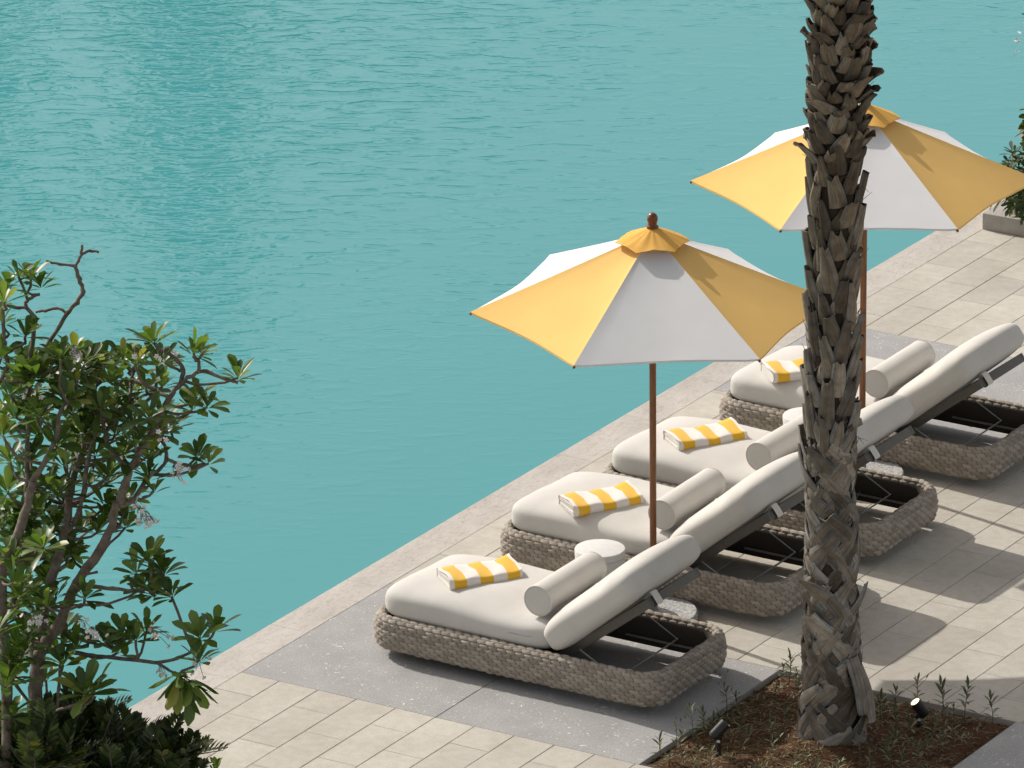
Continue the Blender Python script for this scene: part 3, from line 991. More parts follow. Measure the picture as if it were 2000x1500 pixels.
# ------------------------------------------------------------------ umbrellas
RIM, RISE, RAD = 2.215, .515, 1.19
def make_umbrella(tilt):
    root = thing('umbrella', 'x', 'umbrella')
    mb = MB(); mb.lathe([(0, 0), (.285, 0), (.295, .008), (.295, .070), (.285, .080), (0, .080)], (0, 0, 0), 64)
    mb.build('base', M_TERRAZZO, root, angle=40)
    mb = MB(); mb.lathe([(.026, .08), (.031, .08), (.031, .40), (.026, .405)], (0, 0, 0), 24)
    mb.box((.04, 0, .33), (.03, .014, .014), ch=.003)
    mb.build('sleeve', M_SLEEVE, root, angle=40)
    mb = MB(); mb.tube([(0, 0, .09), (0, 0, 1.4), (0, 0, RIM + RISE - .02)], .0225, 20)
    mb.build('pole', M_WOOD, root, angle=50)
    mb = MB(); mb.lathe([(0, 0), (.040, 0), (.041, .007), (.033, .015), (.028, .023), (.031, .033), (.0355, .048), (.0365, .060), (.034, .074), (.026, .089), (.014, .098), (0, .101)], (0, 0, RIM + RISE + .030), 28)
    mb.build('finial', M_FINIAL, root)
    T = Matrix.Translation((0, 0, RIM)) @ tilt.to_4x4()
    a0 = YAW + PI + rad(3.8)
    def rib(s): return RISE * (1 - s) - .004 * math.sin(PI * s)
    A = [Vector((math.cos(a0 + k * PI / 3), math.sin(a0 + k * PI / 3), 0)) for k in range(6)]
    NS, NTT = 20, 16
    for k in range(6):
        top, bot = [], []
        for i in range(NS + 1):
            s = .09 + (1 - .09) * i / NS
            rt, rb = [], []
            for j in range(NTT + 1):
                t_ = j / NTT
                w = math.sin(PI * t_)
                p = (A[k] * (1 - t_) + A[(k + 1) % 6] * t_) * (RAD * s * (1 - .045 * w * s ** 2.5))
                z = rib(s) - .016 * w * math.sin(PI * s) - .004 * s * w + .0050 * (1 - min(1, min(t_, 1 - t_) / .05)) + .003 * math.sin(9 * t_ + 2 * k) * s * math.sin(6 * s + k) * w
                p.z = z
                rt.append(T @ p); rb.append(T @ (p - Vector((0, 0, .0035))))
            top.append(rt); bot.append(rb)
        mb = MB()
        mb.grid(top); mb.grid(bot, flip=True)
        mb.grid([top[-1], bot[-1]])
        # hem drop: a narrow sewn edge
        hem = [[p for p in bot[-1]], [p - Vector((0, 0, .010)) for p in bot[-1]]]
        mb.grid(hem)
        mb.build('canopy_panel', M_WHITE_CANVAS if k in (1, 3, 5) else M_YELLOW_CANVAS, root)
    # vent cap: small ruffled hexagon riding above the canopy
    mb = MB()
    top = []
    NA = 72
    for i in range(10):
        s = i / 9
        row = []
        for q in range(NA):
            a = a0 + 2 * PI * q / NA
            f = ((q / NA * 6) % 1.0)
            side = int(q / NA * 6)
            hexr = math.cos(PI / 6) / math.cos((f - .5) * PI / 3)
            w = math.sin(PI * f)                                   # 0 at the ribs
            crease = .5 + .5 * math.cos(2 * PI * (f * 2.5 + side * .37))
            R0 = .246 * hexr * (1 + .05 * w * math.sin(side * 2.1 + 1))
            r_ = .014 + (R0 - .014) * s
            z = RISE + .034 - .086 * s - .012 * s * s
            z += (.022 * w * (.6 + .5 * math.sin(side * 1.7 + .6)) * s ** 3) - .010 * crease * w * s ** .7 * (1 - .5 * s)
            row.append(T @ Vector((r_ * math.cos(a), r_ * math.sin(a), z)))
        top.append(row)
    mb.grid(top, wrap=True)
    mb.grid([[p - Vector((0, 0, .003)) for p in r_] for r_ in top], wrap=True, flip=True)
    mb.grid([top[-1], [p - Vector((0, 0, .003)) for p in top[-1]]], wrap=True)
    mb.build('vent_cap', M_CAP, root, angle=24)
    for k in range(6):
        mb = MB()
        mb.tube([T @ (A[k] * .05 + Vector((0, 0, rib(.04) - .03))), T @ (A[k] * RAD * .5 + Vector((0, 0, rib(.5) - .018))), T @ (A[k] * RAD * 1.004 + Vector((0, 0, -.012)))], [.010, .010, .009], 8)
        rb = mb.build('rib', M_WOOD, root)
        mb = MB(); mb.tube([T @ (A[k] * .04 + Vector((0, 0, RISE - .42))), T @ (A[k] * RAD * .52 + Vector((0, 0, rib(.52) - .03)))], .008, 8)
        mb.build('strut', M_WOOD, rb)
    mb = MB(); mb.lathe([(.023, -.04), (.045, -.035), (.045, .03), (.023, .035)], T @ Vector((0, 0, RISE - .42)), 24)
    mb.build('hub', M_WOOD, root, angle=40)
    return root
# a hair of lean in each canopy, as umbrellas have
um1 = make_umbrella(Matrix.Rotation(rad(1.0), 3, CR))
p = at_z(1276, 1192, .08)
um1.location = (p.x, p.y, 0)
UM1 = p
tag(um1, 'yellow and white umbrella in front, with its wooden finial clear of the palm', 'umbrella', 'umbrellas over the loungers')
um2 = make_umbrella(Matrix.Rotation(rad(0.3), 3, CR))
um2.location = (p.x - .055, p.y + 2.96, 0)
um2.rotation_euler = (0, 0, rad(-5.0))
tag(um2, 'yellow and white umbrella behind, its top and pole hidden by the palm trunk', 'umbrella', 'umbrellas over the loungers')

# ------------------------------------------------------------------ palm
PALM = Vector((3.845, .975, 0.02))
def trunk_c(z): return PALM + Vector((.026, .014, 0)) * (z / 5.1) + Vector((-.025, -.015, 0)) * math.sin(z / 5.1 * PI) + Vector((0, 0, z))
def trunk_r(z):
    zs = [0, .12, .3, .6, 1.0, 1.8, 2.4, 3.2, 4.0, 4.6, 5.2, 6.2]
    rs = [.205, .188, .172, .160, .148, .132, .127, .129, .130, .134, .138, .138]
    return float(np.interp(z, zs, rs))
palm = thing('palm_tree', 'tall palm with a shaggy trunk of dry leaf bases in the red soil bed', 'palm tree', PALM)
def loc_(p): return Vector(p) - PALM
mb = MB()
mb.grid([[loc_(trunk_c(z) + Vector((math.cos(a), math.sin(a), 0)) * (trunk_r(z) * .93)) for a in [2 * PI * k / 28 for k in range(28)]] for z in [-.06 + 6.3 * i / 60 for i in range(61)]], wrap=True)
mb.build('trunk', M_CORE, palm)

rng = random.Random(21)
SA, SID = [], [0.0]
def strap(mb, a0, z0, a1, z1, w0, w1, lift0, lift1, bow, th=.009, cup=.018, nv=8, nu=4, jag=0.0):
    """a leaf-base strap on the trunk from (angle a0, z0) to (a1, z1); lifts are distances off the trunk"""
    front, back = [], []
    n_before = len(mb.v); SID[0] += 1.0
    dz = z1 - z0
    for i in range(nv + 1):
        f = i / nv
        z = z0 + dz * f
        a = a0 + (a1 - a0) * f
        w = w0 + (w1 - w0) * f ** .8
        r_ = trunk_r(max(z, 0))
        lift = lift0 + (lift1 - lift0) * f ** 2.2 + bow * math.sin(PI * f)
        # direction of the strap in the (angle, z) sheet, to lay the width across it
        da, dzz = (a1 - a0) * r_, dz
        ln = math.hypot(da, dzz) + 1e-6
        rf, rbk = [], []
        for j in range(nu + 1):
            c_ = j / nu * 2 - 1
            oa = c_ * w * (dzz / ln); oz = -c_ * w * (da / ln)
            if jag and i == nv: oz += rng.uniform(-jag, jag)
            ll = lift + cup * (1 - c_ * c_)
            aa = a + oa / max(r_, .05)
            d = Vector((math.cos(aa), math.sin(aa), 0))
            cpt = trunk_c(z + oz)
            rf.append(loc_(cpt + d * (r_ + ll))); rbk.append(loc_(cpt + d * (r_ + ll - th)))
        front.append(rf); back.append(rbk)
    mb.grid(front); mb.grid(back, flip=True)
    mb.grid([[r_[0] for r_ in front], [r_[0] for r_ in back]], flip=True); mb.grid([[r_[-1] for r_ in front], [r_[-1] for r_ in back]])
    mb.grid([front[-1], back[-1]]); mb.grid([front[0], back[0]], flip=True)
    ss = [(j / nu, i / nv, SID[0]) for i in range(nv + 1) for j in range(nu + 1)]
    edge = [(0, i / nv, SID[0]) for i in range(nv + 1)] * 2 + [(1, i / nv, SID[0]) for i in range(nv + 1)] * 2
    ends = [(j / nu, 1, SID[0]) for j in range(nu + 1)] * 2 + [(j / nu, 0, SID[0]) for j in range(nu + 1)] * 2
    SA.extend(ss + ss + edge + ends)
    assert len(mb.v) - n_before == len(ss) * 2 + len(edge) + len(ends)

mb = MB()
GOLD = rad(137.508)
z, i = -.22, 0
while z < 5.9:
    a = i * GOLD + rng.uniform(-.15, .15)
    if z < 1.9:           # lower trunk: long grey split bases crossing in a lattice
        h = rng.uniform(.17, .29); w = rng.uniform(.050, .082); sp = rng.uniform(.95, 1.5)
        for s in (-1, 1):
            if rng.random() < .12: continue
            tipl = rng.uniform(.006, .026) if rng.random() < .86 else rng.uniform(.05, .12)
            strap(mb, a + s * sp, z + rng.uniform(-.03, .03), a - s * rng.uniform(.0, .35), z + h * 1.15, w * 1.15, w * rng.uniform(.22, .6), rng.uniform(-.016, -.004), tipl, .018, th=.010, cup=.014, jag=.018)
        dz = .0235
    elif z < 3.85:        # middle: upright broad pointed stubs over the lattice
        h = rng.uniform(.19, .33); w = rng.uniform(.050, .080)
        tipl = rng.uniform(.020, .050) if rng.random() < .84 else rng.uniform(.08, .15)
        sp = rng.uniform(.45, .8)
        if rng.random() < .65:
            for s in (-1, 1):
                strap(mb, a + s * sp, z - .05, a + s * .02, z + h * .55, w * .6, w * .3, -.01, .010, .014, cup=.010, jag=.01)
        strap(mb, a + rng.uniform(-.25, .25), z, a + rng.uniform(-.3, .3), z + h, w * rng.uniform(.9, 1.2), w * rng.uniform(.08, .5), -.008, tipl, .020, th=.011, cup=.030, jag=.022)
        dz = .0265
    else:                 # upper: short crowded stubs curling outward
        h = rng.uniform(.08, .15); w = rng.uniform(.042, .070)
        tipl = rng.uniform(.035, .070) if rng.random() < .78 else rng.uniform(.08, .12)
        strap(mb, a + rng.uniform(-.1, .1), z, a + rng.uniform(-.3, .3), z + h, w * 1.1, w * rng.uniform(.2, .75), .004, tipl, .022, th=.012, cup=.030, jag=.02)
        dz = .0092
    z += dz; i += 1
# old bases flopped open at the foot
for (a, z0) in ((-.30, .60), (.05, .52)):
    strap(mb, a, z0, a + .1, z0 - rng.uniform(.34, .44), .045, .03, .03, rng.uniform(.07, .10), .045, cup=.02)
lb = mb.build('leaf_bases', M_STRAPBOOT, palm)
at_ = lb.data.attributes.new('fibre', 'FLOAT_VECTOR', 'POINT')
at_.data.foreach_set('vector', [q for p in SA for q in p])
# torn fibres
mb = MB()
for _ in range(230):
    z = rng.uniform(.05, 5.3); a = rng.uniform(0, 2 * PI)
    d = Vector((math.cos(a), math.sin(a), 0)); t_ = Vector((-math.sin(a), math.cos(a), 0))
    p0 = trunk_c(z) + d * (trunk_r(z) + .01)
    ln = rng.uniform(.05, .15)
    k1 = p0 + d * ln * .25 + t_ * rng.uniform(-.06, .06) + Vector((0, 0, rng.uniform(.01, ln)))
    k2 = k1 + d * ln * rng.uniform(-.05, .4) + t_ * rng.uniform(-.05, .05) + Vector((0, 0, rng.uniform(-.05, ln * .6)))
    mb.tube([loc_(p0), loc_(k1), loc_(k2)], [.0035, .0022, .001], 4)
tag(mb.build('fibres', M_BOOT, palm), kind='stuff')
# crown of fan fronds above the picture
mb = MB(); mp_ = MB()
top = trunk_c(6.15)
for q in range(30):
    a = q * GOLD; el = rad(75 - 95 * (q / 29)); 
    d = Vector((math.cos(a) * math.cos(el), math.sin(a) * math.cos(el), math.sin(el)))
    pl = rng.uniform(.9, 1.25)
    p1 = top + d * pl * .5 + Vector((0, 0, .12)); p2 = top + d * pl
    mp_.tube([loc_(top), loc_(p1), loc_(p2)], [.03, .022, .014], 6)
    side = d.cross(Vector((0, 0, 1))).normalized(); up = side.cross(d)
    for k in range(23):
        b_ = rad(-115 + 10 * k)
        dd = (d * math.cos(b_) + side * math.sin(b_)).normalized()
        ln = rng.uniform(.7, .95) * (1 - .25 * abs(b_) / 2)
        wv = (side * math.cos(b_) - d * math.sin(b_)).normalized() * .028
        tip = p2 + dd * ln - Vector((0, 0, .22 * ln + rng.uniform(0, .15)))
        mid = p2 + dd * ln * .55 + up * .03
        mb.add([loc_(p2), loc_(mid - wv), loc_(tip), loc_(mid + wv)], [(0, 1, 2, 3)])
mp_.build('leaf_stalks', M_BOOT, palm)
mb.build('fronds', M_PALMLEAF, palm)

# ------------------------------------------------------------------ leaves
def leaf(mb, base, d, nrm, L_, W_, mi=0, droop=.15, obov=1.6, seg=7, fold=.16):
    """obovate leaf: base point, direction, upward normal"""
    d = Vector(d).normalized(); nrm = Vector(nrm)
    side = d.cross(nrm)
    side = side.normalized() if side.length > 1e-4 else d.orthogonal().normalized()
    nrm = side.cross(d).normalized()
    rows = []
    for i in range(seg + 1):
        f = i / seg
        w = W_ / 2 * (float(np.interp(f, (0, .18, .4, .6, .76, .9, .97, 1), (.06, .34, .68, .93, 1, .84, .5, .14))) if obov > 1.2 else (math.sin(PI * min(1, f * .93 + .035)) if 0 < i < seg else .06))
        c_ = Vector(base) + d * (L_ * f) - Vector((0, 0, 1)) * (droop * L_ * f * f)
        rows.append([c_ - side * w + nrm * (w * fold * 2), c_, c_ + side * w + nrm * (w * fold * 2)])
    mb.grid(rows, mi)

def rosette(mb, c, axis, n, L_, W_, rg, spread=(25, 85), obov=1.35, droop=.15):
    axis = Vector(axis).normalized()
    s = axis.orthogonal().normalized(); t_ = axis.cross(s)
    ph = rg.uniform(0, 6.28)
    for k in range(n):
        a = ph + k * GOLD
        tilt = rad(spread[0] + (spread[1] - spread[0]) * (k + .5) / n + rg.uniform(-9, 9))
        d = axis * math.cos(tilt) + (s * math.cos(a) + t_ * math.sin(a)) * math.sin(tilt)
        nn = axis * math.sin(tilt) - (s * math.cos(a) + t_ * math.sin(a)) * math.cos(tilt)
        l_ = L_ * rg.uniform(.7, 1.12)
        leaf(mb, Vector(c) + d * .012 - axis * .02 * (k / n), d, nn, l_, W_ * rg.uniform(.8, 1.15) * l_ / L_, droop=droop * rg.uniform(.3, 1.8), obov=obov)

# ------------------------------------------------------------------ frangipani at the left
D0 = 42.6
FR_BASE = at(62, 1618, D0); FR_BASE.z = 0.0
frang = thing('frangipani_tree', 'frangipani tree with twisting bare branches and leaf rosettes over the water', 'tree', FR_BASE)
def fl(px, py, dd=0.0): return at(px, py, D0 + dd) - FR_BASE
rg = random.Random(4)
BR = [  # (radius start, radius end, depth offset start, end, points in the picture)
 (.060, .050, 0, 0, [(62, 1640), (66, 1500), (68, 1400), (70, 1330), (74, 1287)]),
 (.045, .026, 0, -.1, [(74, 1287), (92, 1252), (110, 1229), (143, 1155), (161, 1122), (205, 1060), (227, 994), (235, 974), (253, 916)]),
 (.024, .017, -.1, -.2, [(253, 916), (282, 872), (300, 838), (312, 809), (332, 776), (352, 751)]),
 (.016, .012, -.2, -.25, [(352, 751), (357, 721), (341, 699), (312, 681), (303, 672)]),
 (.016, .011, -.2, -.3, [(352, 751), (367, 738), (403, 725), (440, 741), (464, 747)]),
 (.011, .009, -.25, -.25, [(389, 729), (387, 707), (378, 696)]),
 (.018, .011, -.1, .1, [(235, 990), (257, 978), (286, 938), (326, 897), (312, 853)]),
 (.012, .009, .05, .1, [(326, 897), (350, 905), (376, 910), (400, 906)]),
 (.018, .012, -.1, .2, [(253, 916), (220, 886), (205, 846), (200, 813), (186, 780), (176, 773)]),
 (.014, .010, .1, .1, [(205, 846), (224, 824), (253, 800), (282, 787), (304, 762), (306, 721)]),
 (.014, .010, .15, .3, [(200, 825), (236, 800), (253, 780), (257, 743), (264, 718)]),
 (.012, .010, -.2, .1, [(330, 776), (296, 758), (264, 743), (240, 742)]),
 (.042, .026, 0, .25, [(74, 1287), (77, 1262), (92, 1170), (110, 1097), (125, 1045), (136, 972), (143, 938)]),
 (.022, .012, .25, .35, [(143, 938), (158, 890), (172, 846), (183, 798), (187, 754), (198, 721)]),
 (.018, .011, .2, .0, [(125, 1045), (147, 1018), (161, 972), (169, 919), (178, 870), (188, 846), (201, 790)]),
 (.034, .022, .3, .5, [(70, 1300), (51, 1221), (29, 1185), (33, 1126), (60, 1085), (95, 1049), (128, 987)]),
 (.040, .030, -.3, -.3, [(12, 1640), (12, 1450), (11, 1262), (4, 1207), (7, 1104), (22, 1071), (48, 1005), (64, 940)]),
 (.022, .012, -.3, -.4, [(64, 940), (92, 895), (110, 853), (117, 806), (132, 787)]),
 (.022, .013, .1, .2, [(48, 1010), (53, 950), (53, 890), (55, 830), (57, 791)]),
 (.020, .014, .3, .35, [(57, 791), (58, 740), (64, 707), (99, 663), (132, 611)]),
 (.014, .012, .35, .4, [(132, 611), (150, 590), (161, 571), (154, 545), (147, 520)]),
 (.011, .008, .4, .4, [(147, 520), (158, 498), (160, 478)]),
 (.0095, .0075, .4, .4, [(158, 498), (176, 490), (193, 493)]),
 (.010, .007, .4, .4, [(147, 520), (117, 516), (90, 510)]),
 (.010, .008, .35, .4, [(132, 611), (110, 602), (88, 607), (70, 610)]),
 (.018, .011, .0, .1, [(56, 790), (59, 703), (66, 652), (70, 622), (51, 600), (56, 585), (77, 575)]),
 (.012, .009, .1, .1, [(51, 600), (29, 600), (-10, 588)]),
 (.018, .011, -.1, -.1, [(-12, 760), (15, 718), (9, 685), (7, 633), (4, 600)]),
 (.010, .008, -.1, -.1, [(12, 690), (30, 680), (48, 670)]),
 (.014, .009, -.05, -.3, [(158, 1141), (190, 1146), (220, 1150), (279, 1152), (296, 1130)]),
 (.012, .009, 0, -.1, [(128, 1232), (165, 1251), (200, 1260), (235, 1265)]),
 (.014, .009, 0, -.4, [(136, 1273), (180, 1280), (220, 1284), (304, 1293), (348, 1285), (385, 1269)]),
 (.009, .008, -.3, -.4, [(304, 1293), (326, 1306), (345, 1316)]),
 (.010, .008, 0, -.2, [(106, 1187), (130, 1184), (158, 1181)]),
 (.013, .010, .1, -.4, [(72, 1420), (100, 1395), (121, 1386), (154, 1375)]),
 (.012, .008, 0, .2, [(143, 1155), (150, 1130), (190, 1117)]),
 (.012, .009, .2, .1, [(33, 1126), (20, 1080), (30, 1040)]),
 (.012, .009, -.3, -.2, [(7, 1104), (-15, 1060)]),
]
trunk_mb, br_mb = MB(), MB()
NODES = []
for bi, (r0, r1, d0, d1, pts) in enumerate(BR):
    ps = [fl(px, py, d0 + (d1 - d0) * k / (len(pts) - 1)) for k, (px, py) in enumerate(pts)]
    # subdivide smoothly with slight knuckles
    sm = []
    for k in range(len(ps) - 1):
        p0 = ps[max(k - 1, 0)]; p1 = ps[k]; p2 = ps[k + 1]; p3 = ps[min(k + 2, len(ps) - 1)]
        for q in range(4):
            t_ = q / 4
            sm.append(.5 * ((2 * p1) + (p2 - p0) * t_ + (2 * p0 - 5 * p1 + 4 * p2 - p3) * t_ * t_ + (3 * p1 - p0 - 3 * p2 + p3) * t_ ** 3))
    sm.append(ps[-1])
    sm = [p + Vector((rg.uniform(-1, 1), rg.uniform(-1, 1), rg.uniform(-1, 1))) * min(.007, r1 * .45) if 0 < k < len(sm) - 1 else p for k, p in enumerate(sm)]
    rr = [(r0 + (r1 - r0) * k / (len(sm) - 1)) * (.86 if r0 > .015 else .98) * (1.0 + rg.uniform(-.10, .16)) * (1.18 if k % 4 == 0 and r0 < .03 else 1) for k in range(len(sm))]
    NODES += sm[2:] if bi else []
    (trunk_mb if bi in (0,) else br_mb).tube(sm, rr, 10 if r0 > .02 else 7)
CL = [  # leaf rosettes: x, y, leaf length in metres, depth offset, count
 (15, 560, .15, 0, 9), (60, 545, .17, .1, 10), (80, 560, .15, .1, 10), (36, 540, .14, .1, 7), (50, 655, .17, -.1, 9), (8, 590, .17, -.1, 8), (5, 630, .16, -.1, 8), (2, 700, .18, -.1, 8),
 (300, 668, .19, -.25, 13), (378, 690, .17, -.25, 10), (395, 690, .13, -.25, 6), (465, 738, .18, -.3, 11), (318, 705, .17, -.2, 9), (264, 712, .18, .3, 11), (240, 700, .16, .2, 9), (198, 712, .18, .3, 11), (175, 705, .16, .2, 9),
 (306, 715, .16, .1, 8), (385, 775, .17, -.1, 9), (405, 795, .16, -.2, 7), (375, 800, .17, -.2, 7), (130, 720, .19, .1, 12), (100, 715, .18, 0, 11), (70, 735, .19, -.2, 12), (40, 740, .18, -.2, 11), (20, 770, .19, -.1, 11),
 (150, 745, .18, -.2, 11), (110, 760, .18, .2, 10), (132, 780, .18, -.4, 11), (176, 768, .18, .2, 10), (215, 745, .17, .1, 9), (285, 760, .15, .1, 7), (290, 815, .18, -.2, 11), (310, 845, .19, 0, 12), (335, 835, .16, .1, 8), (260, 830, .17, -.1, 9),
 (225, 850, .17, .1, 9), (195, 800, .16, 0, 8), (160, 800, .17, .2, 9), (65, 790, .18, .2, 10), (30, 815, .18, 0, 10), (5, 850, .19, -.2, 10), (75, 850, .17, .3, 9), (110, 870, .18, -.3, 10), (150, 850, .17, .3, 9), (20, 900, .18, -.2, 10),
 (60, 900, .18, .1, 9), (125, 910, .17, .3, 8), (185, 890, .18, .2, 9), (240, 890, .16, 0, 8), (265, 870, .17, -.2, 9), (290, 900, .17, .1, 8), (385, 893, .17, .1, 9), (408, 905, .13, .1, 6), (290, 935, .17, 0, 9), (300, 960, .15, 0, 6),
 (15, 960, .19, .1, 10), (60, 960, .17, .3, 9), (95, 950, .17, .2, 8), (170, 950, .17, .2, 9), (210, 930, .17, .1, 8), (205, 985, .17, .2, 9), (240, 1000, .16, .2, 8), (30, 1020, .18, .2, 10), (80, 1010, .17, .4, 9), (160, 1035, .17, .3, 9),
 (190, 1040, .17, .2, 8), (110, 1020, .16, .3, 8), (245, 1030, .16, .1, 8), (60, 1075, .18, .1, 9), (15, 1090, .18, -.2, 9), (130, 1090, .16, .3, 9), (95, 1130, .18, .3, 9), (60, 1160, .18, .2, 8), (135, 1075, .15, .2, 7),
 (290, 1095, .20, -.3, 14), (320, 1120, .18, -.35, 11), (265, 1120, .17, -.25, 8), (300, 1160, .19, -.35, 11), (335, 1165, .17, -.35, 9), (275, 1150, .16, -.2, 7), (165, 1168, .17, -.2, 10), (110, 1165, .16, .1, 8), (40, 1145, .19, .1, 9),
 (240, 1240, .18, -.1, 11), (205, 1255, .17, 0, 9), (265, 1250, .16, -.15, 8), (285, 1235, .17, -.1, 9), (230, 1275, .18, -.1, 8), (390, 1245, .21, -.4, 11), (420, 1230, .20, -.4, 6), (350, 1320, .23, -.4, 10), (390, 1290, .2, -.4, 7), (375, 1330, .22, -.4, 6),
 (150, 1262, .17, 0, 8), (120, 1275, .17, .1, 8), (165, 1355, .24, -.4, 11), (185, 1350, .22, -.4, 7), (20, 1290, .22, -.4, 11), (10, 1340, .24, -.5, 10), (45, 1275, .2, -.3, 9), (90, 1330, .17, .4, 9), (5, 1220, .2, -.3, 9), (20, 1400, .22, -.4, 9),
]
for _ in range(40):                      # fill the inside of the crown
    while True:
        x_, y_ = rg.uniform(-10, 310), rg.uniform(690, 1070)
        if y_ > 690 + max(0, x_ - 190) * .35 and y_ < 1080 - max(0, x_ - 120) * .75: break
    CL.append((x_, y_, rg.uniform(.13, .18), rg.uniform(.1, .9), rg.randint(8, 11)))
for _ in range(36):                      # lower left of the crown
    CL.append((rg.uniform(-15, 150), rg.uniform(1000, 1330), rg.uniform(.15, .2), rg.uniform(-.5, .8), rg.randint(8, 11)))
for _ in range(22):                      # upper rim of the crown
    x_ = rg.uniform(-5, 330)
    CL.append((x_, 708 + 16 * math.sin(x_ / 27) + max(0, x_ - 260) * .5 + rg.uniform(-12, 110), rg.uniform(.14, .18), rg.uniform(-.3, .5), rg.randint(9, 12)))
fol = MB()
for (px, py, L_, dd, n) in CL:
    ax = Vector((rg.uniform(-.35, .35), rg.uniform(-.35, .35), 1))
    if py > 1290 and px > 320: ax = Vector((.3, -.4, -.5))
    c0 = fl(px, py, dd + rg.uniform(-.12, .12))
    nd = min(NODES, key=lambda q: (q - c0).length + (.35 if q.z > c0.z - .03 else 0))
    if .05 < (nd - c0).length < .9:                   # a twig joins the rosette to the nearest branch
        b1 = nd.lerp(c0, .5) + Vector((rg.uniform(-.04, .04), rg.uniform(-.04, .04), -.03))
        br_mb.tube([nd, nd.lerp(b1, .6) + Vector((0, 0, -.01)), b1, b1.lerp(c0, .6) + Vector((rg.uniform(-.01, .01), 0, -.012)), c0], [.0105, .0098, .009, .0088, .0085], 6)
    rosette(fol, c0, ax, n + 3, L_ * .95, L_ * .33, rg)
fol.build('leaves', M_LEAF, frang)
trunk_mb.build('trunk', M_BARK, frang)
br_mb.build('branches', M_BARK, frang)
# pendulous white flower sprays
for (px, py, n) in ((155, 690, 9), (150, 700, 6), (62, 770, 5), (145, 792, 5), (275, 690, 5), (330, 695, 5), (318, 845, 4), (350, 925, 12), (265, 985, 6), (285, 1010, 12), (295, 1025, 8), (70, 1205, 12), (60, 1215, 8), (165, 1225, 6), (190, 1240, 8), (300, 1240, 7), (310, 1255, 5), (325, 1315, 6), (395, 1300, 6), (365, 1330, 5)):
    fw = MB()
    c0 = fl(px - 12, py - 16, -.35)
    for _ in range(n):
        p1 = fl(px + rg.gauss(0, 11), py + rg.gauss(0, 9), -.4 + rg.uniform(-.08, .08))
        fw.tube([c0, (c0 + p1) / 2 + Vector((0, 0, .02)), p1], [.0025, .002, .0016], 4, mi=1)
        dv = Vector((rg.uniform(-1, 1), rg.uniform(-1, .2), rg.uniform(-.4, 1))).normalized()
        s = dv.orthogonal().normalized(); t_ = dv.cross(s)
        for k in range(5):
            a = k * 2 * PI / 5
            leaf(fw, p1, dv * .5 + s * math.cos(a) + t_ * math.sin(a), dv, .022, .014, droop=0, obov=1.0, seg=3)
    fw.build('flower_spray', [M_PETAL, M_BARK], frang)

# ------------------------------------------------------------------ dark shrubs in the lower left corner
def pinnate(mb, base, d, L_, n, ll, lw, rg, up=Vector((0, 0, 1)), droop=.25):
    d = Vector(d).normalized()
    side = d.cross(up).normalized()
    nn = side.cross(d)
    pts = []
    for i in range(n + 1):
        f = i / n
        pts.append(Vector(base) + d * (L_ * f) - Vector((0, 0, 1)) * droop * L_ * f * f)
    mb.tube([pts[0], pts[n // 2], pts[-1]], [.008, .006, .002], 5, mi=1)
    for i in range(2, n + 1):
        f = i / n
        for s in (-1, 1):
            dd = d * (.55 + .3 * f) + side * s * (1.0 - .4 * f) + nn * .25
            l_ = ll * (.55 + .6 * math.sin(PI * min(1, .15 + .75 * f))) * rg.uniform(.9, 1.1)
            leaf(mb, pts[i], dd, nn + Vector((rg.uniform(-.3, .3), rg.uniform(-.3, .3), 0)), l_, lw * rg.uniform(.85, 1.15), droop=.12, obov=.95, seg=4)
def make_shrub(px, py, dd, h, nfr, fl_, label, seed):
    rg_ = random.Random(seed)
    b_ = at(px, py, D0 + dd); b_.z = 0.0
    # slide along the ground so that the crown shows at the pixel given, height h
    c = at_z(px, py, h)
    b_ = Vector((c.x, c.y, 0))
    root = thing('fern_shrub', label, 'shrub', b_, 0, 'dark shrubs at the foot of the frangipani')
    mb = MB()
    for k in range(nfr):
        a = k * GOLD + rg_.uniform(-.3, .3); el = rad(rg_.uniform(12, 80))
        d = Vector((math.cos(a) * math.cos(el), math.sin(a) * math.cos(el), math.sin(el)))
        st = Vector((rg_.uniform(-.1, .1), rg_.uniform(-.1, .1), h * rg_.uniform(.35, .85)))
        pinnate(mb, st, d, fl_ * rg_.uniform(.75, 1.15), 12, .10, .034, rg_)
    mb.build('fronds', [M_DARKLEAF, M_BARK], root)
    mb = MB()
    for k in range(7):
        a = k * 2 * PI / 7
        mb.tube([(.03 * math.cos(a), .03 * math.sin(a), 0), (.08 * math.cos(a), .08 * math.sin(a), h * .45), (.14 * math.cos(a + .4), .14 * math.sin(a + .4), h * .8)], [.014, .011, .006], 6)
    mb.build('stems', M_BARK, root)
    return root
SHRUBS = [(55, 1455, 0, .70, 34, .44, 'dark shrub hiding the lowest stretch of the frangipani trunk', 7),
          (100, 1415, 0, .72, 30, .40, 'taller dark shrub behind the frangipani trunk, rising highest above the border', 8),
          (330, 1470, 0, .50, 34, .40, 'dark shrub whose feathery fronds reach farthest right over the pavers', 1),
          (230, 1440, 0, .55, 34, .42, 'dark shrub of pinnate fronds between the frangipani trunk and the pavers', 2),
          (150, 1400, 0, .60, 34, .42, 'dark shrub right of the frangipani trunk, against the turquoise water', 3),
          (110, 1480, 0, .55, 32, .42, 'dark shrub directly below the frangipani fork at the bottom edge', 4),
          (15, 1440, 0, .60, 32, .42, 'dark shrub in the lower left corner, left of the frangipani trunk', 5),
          (250, 1510, 0, .45, 30, .42, 'dark shrub at the bottom edge, lowest in the left border', 6)]
for s in SHRUBS: make_shrub(*s)
